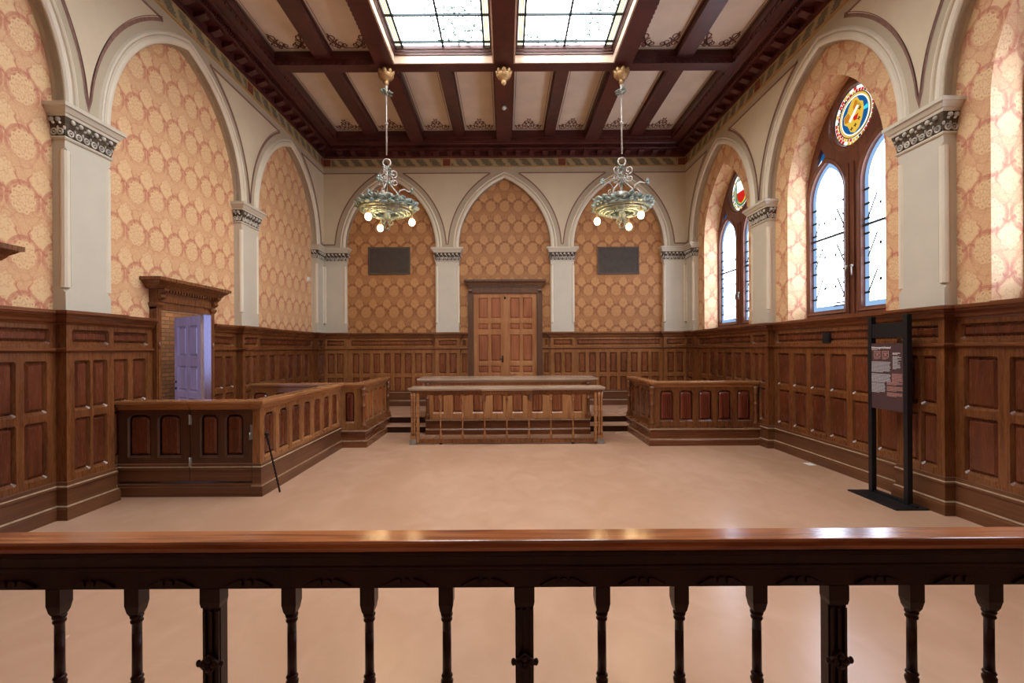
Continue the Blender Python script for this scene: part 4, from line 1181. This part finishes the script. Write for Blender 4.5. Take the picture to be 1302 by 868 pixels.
for k in range(-16, 17):
    x = X0 + k * SP
    if abs(x) > 4.12: continue
    if k % 4 == 0:
        o = pproto if fp else pproto.copy(); r_ = rproto if fp else rproto.copy()
        if not fp: C.objects.link(o); C.objects.link(r_)
        fp = False
        o.parent = th; o.location = (x, .022, 0); r_.parent = o; r_.location = (0, 0, 0)
    else:
        o = bproto if fb else bproto.copy()
        if not fb: C.objects.link(o)
        fb = False
        o.parent = th; o.location = (x, .024, 0)
mb = MB(); mb.box(TI, -E, E, RY, RY + .05, .09, .15); mb.build('bottom_rail', ['darkwood'], th)

# ------------------------------------------------------------------ chandeliers and ceiling boss
def boss_mb(mb):
    mb.lathe((0, 0, 0), [(.05, 0), (.055, -.04), (.09, -.05), (.115, -.09), (.125, -.13), (.10, -.17), (.05, -.20), (.035, -.22), (.045, -.24), (.03, -.27), (.012, -.29)], 14)
    for i in range(8):
        a = 2 * PI * i / 8
        mt = Matrix.Rotation(a, 3, 'Z') @ Matrix.Rotation(.5, 3, 'Y')
        mb.ball((.105 * math.cos(a), .105 * math.sin(a), -.10), (.025, .04, .06), mt, 7, 5)
def leafring(mb, R, z, n, size, rnd):
    for i in range(n):
        a = 2 * PI * i / n + rnd.uniform(-.05, .05)
        mt = Matrix.Rotation(a, 3, 'Z') @ Matrix.Rotation(rnd.uniform(-.7, .7), 3, 'X') @ Matrix.Rotation(rnd.uniform(-.9, .2), 3, 'Y')
        rr = R + rnd.uniform(-.02, .025)
        mb.ball((rr * math.cos(a), rr * math.sin(a), z + rnd.uniform(-.02, .03)), (size * rnd.uniform(.7, 1.1), size * .55, size * .22), mt, 7, 4)
def sp3(c, ax, r0, a0, turns, n=18):      # spiral in the vertical plane of direction ax
    return [(c[0] + ax[0] * r0 * (1 - .75 * i / n) * math.cos(a0 + turns * 2 * PI * i / n), c[1] + ax[1] * r0 * (1 - .75 * i / n) * math.cos(a0 + turns * 2 * PI * i / n),
             c[2] + r0 * (1 - .75 * i / n) * math.sin(a0 + turns * 2 * PI * i / n)) for i in range(n + 1)]
ZT = ZB
def chandelier(x, y, label):
    th = empty('chandelier', (x, y, ZT)); tag(th, label, 'chandelier', 'twin wreath chandeliers')
    rnd = random.Random(11)
    def part(name, mb, mats, par=None):
        o = mb.build(name, mats); o.parent = par or th; return o
    mb = MB(); boss_mb(mb); part('canopy', mb, ['brass'])
    mb = MB(); mb.tube([(0, 0, -.27), (0, 0, -1.42)], .013, 8)
    mb.lathe((0, 0, 0), [(.02, -.93), (.032, -.92), (.032, -.90), (.02, -.89)], 10)
    mb.lathe((0, 0, 0), [(.018, -.44), (.03, -.40), (.02, -.33), (.03, -.29)], 10)
    part('rod', mb, ['pale'])
    mb = MB(); leafring(mb, .06, -.40, 7, .06, rnd); part('leaf_collar', mb, ['patina'])
    zr = 4.66 - ZT
    mb = MB(); mb.torus((0, 0, zr), .062, .014, Matrix(((1, 0, 0), (0, 0, 1), (0, 1, 0))), 22, 8); part('loop', mb, ['pale'])
    mb = MB(); mb.tube([(0, 0, zr - .06), (0, 0, zr - .36)], .018, 8)
    for i in range(3):
        a = 2 * PI * i / 3 + .5; ax = (math.cos(a), math.sin(a))
        P = lambda r, z: (ax[0] * r, ax[1] * r, z)
        mb.tube([P(.02, zr - .30), P(.06, zr - .36), P(.17, zr - .47), P(.185, zr - .52), P(.185, zr - .78)], .014)
        mb.tube(sp3((ax[0] * .11, ax[1] * .11, zr - .16), ax, .07, -PI / 2, 1.1), .012)
        mb.tube(sp3((ax[0] * .06, ax[1] * .06, zr - .26), ax, .05, PI / 2, -1.0), .010)
        mb.tube(sp3((ax[0] * .24, ax[1] * .24, zr - .56), ax, .06, PI / 2, -1.2), .010)
        mb.tube(sp3((ax[0] * .13, ax[1] * .13, zr - .30), ax, .06, PI, 1.1), .010)
        mb.tube([P(.18, zr - .50), P(.22, zr - .42), P(.29, zr - .39), P(.36, zr - .42), P(.40, zr - .41)], .012)
    part('arms', mb, ['pale'])
    mb = MB()
    for i in range(3):                     # flowers at the ends of the upper arms
        a = 2 * PI * i / 3 + .5; ax = (math.cos(a), math.sin(a))
        for j in range(6):
            b_ = 2 * PI * j / 6
            mt = Matrix.Rotation(a, 3, 'Z') @ Matrix.Rotation(b_, 3, 'X')
            mb.ball((ax[0] * .42 - ax[1] * .03 * math.cos(b_), ax[1] * .42 + ax[0] * .03 * math.cos(b_), zr - .40 + .03 * math.sin(b_)), (.02, .032, .018), mt, 6, 4)
    for i in range(24):
        a = rnd.uniform(0, 2 * PI); r = rnd.uniform(.02, .13); z = rnd.uniform(-.38, -.07)
        mb.ball((r * math.cos(a), r * math.sin(a), zr + z), (.035, .02, .012), Matrix.Rotation(a, 3, 'Z') @ Matrix.Rotation(rnd.uniform(-1, 1), 3, 'Y'), 7, 4)
    part('foliage', mb, ['patina'])
    mb = MB(); mb.lathe((0, 0, zr - .55), [(.085, -.045), (.098, -.04), (.10, 0), (.098, .04), (.085, .045)], 18); part('drum', mb, ['pale'])
    zq = 3.93 - ZT
    mb = MB(); leafring(mb, .42, zq + .03, 54, .095, rnd); leafring(mb, .43, zq - .02, 44, .085, rnd); part('leaf_wreath', mb, ['patina'])
    mb = MB()
    k = 40; P0 = [(.445, zq + .0), (.45, zq - .05), (.435, zq - .075), (.415, zq - .07), (.41, zq + .0)]
    rows = [mb.pts([(r * math.cos(2 * PI * i / k), r * math.sin(2 * PI * i / k), z) for r, z in P0]) for i in range(k)]
    for i in range(k):
        a, b_ = rows[i], rows[(i + 1) % k]
        for j in range(5): mb.face([a[j], b_[j], b_[(j + 1) % 5], a[(j + 1) % 5]], smooth=True)
    for i in range(3):
        a = 2 * PI * i / 3 + .5
        mb.tube([(.42 * math.cos(a), .42 * math.sin(a), zq - .03), (.2 * math.cos(a), .2 * math.sin(a), zq - .02), (0, 0, zq - .03)], .012)
    part('ring', mb, ['dull'])
    mb = MB()
    for R1, z1, rr in ((.37, zq - .085, .016), (.28, zq - .115, .016), (.20, zq - .125, .012)): mb.torus((0, 0, z1), R1, rr, None, 36, 7)
    for i in range(18):
        a = 2 * PI * i / 18; ca, sa = math.cos(a), math.sin(a)
        mb.tube([(.41 * ca, .41 * sa, zq - .06), (.37 * ca, .37 * sa, zq - .085), (.28 * ca, .28 * sa, zq - .115), (.20 * ca, .20 * sa, zq - .125)], .008, 6)
        mt = Matrix.Rotation(a + PI / 18, 3, 'Z') @ Matrix.Rotation(.32, 3, 'Y')
        mb.ball((.325 * math.cos(a + PI / 18), .325 * math.sin(a + PI / 18), zq - .10), (.036, .045, .008), mt, 8, 4)
    part('lattice_rim', mb, ['ringglass'])
    mb = MB(); mb.lathe((0, 0, 0), [(.012, zr - .36), (.012, zq - .10)], 8); mb.lathe((0, 0, zq), [(.02, -.22), (.045, -.19), (.06, -.14), (.05, -.09), (.02, -.06)], 12)
    for i in range(4):
        a = PI / 4 + PI / 2 * i; ax = (math.cos(a), math.sin(a))
        mb.tube(sp3((ax[0] * .075, ax[1] * .075, zq - .23), ax, .055, PI, 1.0), .010)
        mb.tube([(ax[0] * .01, ax[1] * .01, zq - .22), (ax[0] * .06, ax[1] * .06, zq - .29), (ax[0] * .05, ax[1] * .05, zq - .34), (0, 0, zq - .385)], .010)
    part('finial', mb, ['dull'])
    for i in range(3):
        a = 2 * PI * i / 3; bx, by = .41 * math.cos(a), .41 * math.sin(a); zb_ = 3.68 - ZT
        mb = MB(); mb.tube([(bx, by, zq - .05), (bx, by, zb_ + .08)], .009); mb.lathe((bx, by, zb_), [(.028, .05), (.03, .07), (.022, .10), (.012, .115)], 10)
        hd = part('lamp_holder', mb, ['brass'])
        mb = MB(); mb.ball((bx, by, zb_), (.05, .05, .058), None, 14, 9); part('bulb', mb, ['bulb'], hd)
    return th
CHX, CHY = 1.93, 7.745
c1 = chandelier(-CHX, CHY, 'green bronze wreath chandelier with three lit bulbs before the left plaque')
c2 = c1.copy(); C.objects.link(c2); c2.location = (CHX, CHY, ZT); c2.rotation_euler = (0, 0, PI)
c2['label'] = 'green bronze wreath chandelier with three lit bulbs before the right plaque'
for ch in list(c1.children):
    q = ch.copy(); C.objects.link(q); q.parent = c2
    for g in ch.children:
        q2 = g.copy(); C.objects.link(q2); q2.parent = q
mb = MB(); boss_mb(mb); o = mb.build('ceiling_boss', ['brass']); o.location = (0, CHY, ZT)
tag(o, 'gilt acorn boss under the middle ceiling beam between the chandeliers', 'boss')
o = empty('smoke_detector', (0, 8.98, ZB)); tag(o, 'small white detector on the underside of the middle beam', 'smoke detector')
mb = MB(); mb.lathe((0, 8.98, ZB), [(.045, 0), (.045, -.02), (.05, -.025), (.04, -.045), (.02, -.055)], 14); mb.build('body', ['whiteplastic'], o)
mb = MB(); mb.lathe((0, 8.98, ZB), [(.016, -.05), (.014, -.066), (.004, -.07)], 10); mb.build('sensor', ['whiteplastic'], o)

# ------------------------------------------------------------------ plaques, stand, small things
def plaque(u0, u1, z0, z1, label):
    th = empty('wall_plaque', ((u0 + u1) / 2, YW, z0)); tag(th, label, 'plaque', 'dark plaques on the back wall')
    mb = MB()
    for k in ((u0, u1, z0, z0 + .03), (u0, u1, z1 - .03, z1)): mb.box(TB, k[0], k[1], 0, .035, k[2], k[3])
    for k in ((u0, u0 + .03), (u1 - .03, u1)): mb.box(TB, k[0], k[1], 0, .035, z0 + .03, z1 - .03)
    mb.build('frame', ['frameb'], th)
    mb = MB(); mb.box(TB, u0 + .025, u1 - .025, 0, .022, z0 + .025, z1 - .025); mb.build('plate', ['slate'], th)
plaque(-3.19, -2.21, 3.35, 3.985, 'dark framed plaque on the back wallpaper left of the double door')
plaque(2.165, 3.135, 3.33, 3.965, 'dark framed plaque on the back wallpaper right of the double door')

SX, SY0, SY1 = 4.035, 4.71, 5.22
th = empty('information_stand', (SX, 5.0, 0)); tag(th, 'black steel information stand with maroon text panel by the right wall', 'information stand')
mb = MB(); mb.box(TI, 3.80, 4.13, 4.60, 5.25, 0, .014); mb.box(TI, SX - .015, SX + .015, 4.63, 5.23, .014, .03); mb.build('base_plate', ['black'], th)
for y in (SY0, SY1 - .05):
    mb = MB(); mb.box(TI, SX - .025, SX + .025, y, y + .05, .014, 1.925); mb.build('post', ['black'], th)
mb = MB(); mb.box(TI, SX - .02, SX + .02, SY0 + .05, SY1 - .05, 1.695, 1.845); mb.build('header', ['black'], th)
PX = SX - .022
mb = MB(); mb.box(TI, PX, SX + .01, SY0 + .03, SY1 - .03, .935, 1.635); pan = mb.build('text_panel', ['sign'], th)
TSg = lambda u, n, z: (PX - n, SY1 - .03 - u, .935 + z)     # u to the right as seen from the room
W, Hh = SY1 - SY0 - .06, .70
def txt(s, size, u, z, mat, parent, name):
    cu = bpy.data.curves.new('t', 'FONT'); cu.body = s; cu.size = size; cu.extrude = .0006; cu.offset = .0006
    ob = bpy.data.objects.new('t', cu); C.objects.link(ob)
    dg = bpy.context.evaluated_depsgraph_get(); dg.update()
    me = bpy.data.meshes.new_from_object(ob.evaluated_get(dg)); mb = MB()
    b0 = mb.pts([TSg(u + v.co.x, .001 + v.co.z, z + v.co.y) for v in me.vertices])
    for p in me.polygons: mb.face([b0[i] for i in p.vertices])
    bpy.data.objects.remove(ob); bpy.data.curves.remove(cu); bpy.data.meshes.remove(me)
    return mb.build(name, [mat], parent)
txt('Schwurgerichtssaal', .034, .018, .645, 'white', pan, 'title')
rnd = random.Random(4)
PM = ['white', 'grey', 'rose']
mb = MB(); mb.box(TSg, .02, .10, 0, .001, .63, .635); mb.build('subtitle', ['white'], pan)
def lines(u0, u1, z0, z1, mi, pitch=.0105, h=.0062, last=.6, frac=1.0):
    mb = MB(); z = z1
    while z > z0 + pitch * .5:
        e = u0 + (u1 - u0) * (1 - rnd.random() * (.06 + 1 - frac))
        if z - pitch <= z0 + pitch * .5: e = u0 + (u1 - u0) * last
        u = u0
        while u < e - .003:
            w = min(rnd.uniform(.012, .034), e - u)
            mb.box(TSg, u, u + w, 0, .001, z - h, z); u += w + .004
        z -= pitch
    mb.build('paragraph', [PM[mi]], pan)
lines(.02, .275, .385, .505, 1); lines(.02, .275, .285, .375, 1, last=.7); lines(.02, .205, .165, .275, 1)
lines(.29, .425, .295, .385, 2); lines(.225, .425, .262, .293, 2); lines(.225, .425, .195, .25, 2); lines(.225, .425, .14, .185, 2)
lines(.30, .40, .575, .60, 0, .010)
lines(.30, .41, .425, .565, 1, last=.4, frac=.6)
for u0 in (.055, .165):
    w = .085; lines(u0, u0 + w, .525, .545, 2, .008, .005)
    mb = MB(); z0, z1 = .552, .618
    for (a, b_, c, d) in ((u0, u0 + w, z0, z0 + .006), (u0, u0 + w, z1 - .006, z1), (u0, u0 + .006, z0 + .006, z1 - .006), (u0 + w - .006, u0 + w, z0 + .006, z1 - .006)): mb.box(TSg, a, b_, 0, .0015, c, d)
    for t in range(3): mb.box(TSg, u0 + .018 + t * .02, u0 + .03 + t * .02, 0, .0015, z1 - .028, z1 - .014)
    mb.box(TSg, u0 + .02, u0 + w - .02, 0, .0015, z0 + .018, z0 + .026); mb.box(TSg, u0 + .034, u0 + w - .034, 0, .0015, z0 + .026, z0 + .036)
    mb.build('floor_plan', ['rose'], pan)

# twisted iron rod leaning on the partition corner
a, b_ = Vector((-2.655, 5.24, .66)), Vector((-2.54, 5.30, .006))
mb = MB(); k = 60; rows = []
d = (b_ - a).normalized(); x = d.cross(Vector((0, 1, 0))).normalized(); y = d.cross(x)
for i in range(k + 1):
    p = a.lerp(b_, i / k); t = i * .42 if 6 < i < 54 else (6 * .42 if i <= 6 else 54 * .42)
    rows.append(mb.pts([p + (x * math.cos(t + j * PI / 2) + y * math.sin(t + j * PI / 2)) * .011 for j in range(4)]))
for r, q in zip(rows, rows[1:]):
    for j in range(4): mb.face([r[j], r[(j + 1) % 4], q[(j + 1) % 4], q[j]])
mb.face(rows[0][::-1]); mb.face(rows[-1])
th = empty('iron_rod', tuple(b_)); tag(th, 'black twisted iron rod leaning on the corner of the gate post', 'rod')
mb.build('shaft', ['iron'], th)
mb = MB(); mb.ball(a + Vector((0, 0, .01)), (.026, .026, .022)); mb.torus(a + Vector((.0, 0, -.03)), .016, .006, None, 12, 6); mb.build('knob', ['iron'], th)

mb = MB(); mb.vprism(TI, [(4.10, 6.38), (4.20, 6.38), (4.20, 6.52), (4.10, 6.52)], 0, .004, [(4.101, 6.381), (4.199, 6.381), (4.199, 6.519), (4.101, 6.519)])
tag(mb.build('floor_notice', ['white']), 'small white card lying on the floor below the right windows', 'card')
mb = MB(); mb.box(TR, 6.20, 6.34, .03, .05, 1.655, 1.785); mb.box(TR, 6.21, 6.33, .05, .056, 1.665, 1.775)
tag(mb.build('wall_box', ['black']), 'small dark box on the right wainscot under the nearer window', 'box')
mb = MB(); mb.box(TL, 10.27, 10.36, 0, .04, 3.09, 3.19); mb.box(TL, 10.285, 10.345, .04, .05, 3.11, 3.17)
tag(mb.build('alarm_sensor', ['whiteplastic']), 'small white sensor box on the left wallpaper near the back corner', 'sensor')

# ------------------------------------------------------------------ world, camera, colour
w = bpy.data.worlds.new('world'); sc.world = w; w.use_nodes = True
w.node_tree.nodes['Background'].inputs[0].default_value = (.7, .8, 1, 1); w.node_tree.nodes['Background'].inputs[1].default_value = .3
cam = bpy.data.cameras.new('camera'); co = bpy.data.objects.new('camera', cam); C.objects.link(co)
co.location = (0, 0, 1.6); co.rotation_euler = (PI / 2, .0055, 0)
cam.sensor_fit = 'HORIZONTAL'; cam.sensor_width = 36; cam.lens = 600 / 1302 * 36
cam.shift_x = 8.5 / 1302; cam.shift_y = 9.2 / 1302; cam.clip_start = .02
sc.camera = co
vs = sc.view_settings; vs.view_transform = 'Standard'; vs.look = 'None'; vs.gamma = 1; vs.exposure = 0.52; vs.use_curve_mapping = False
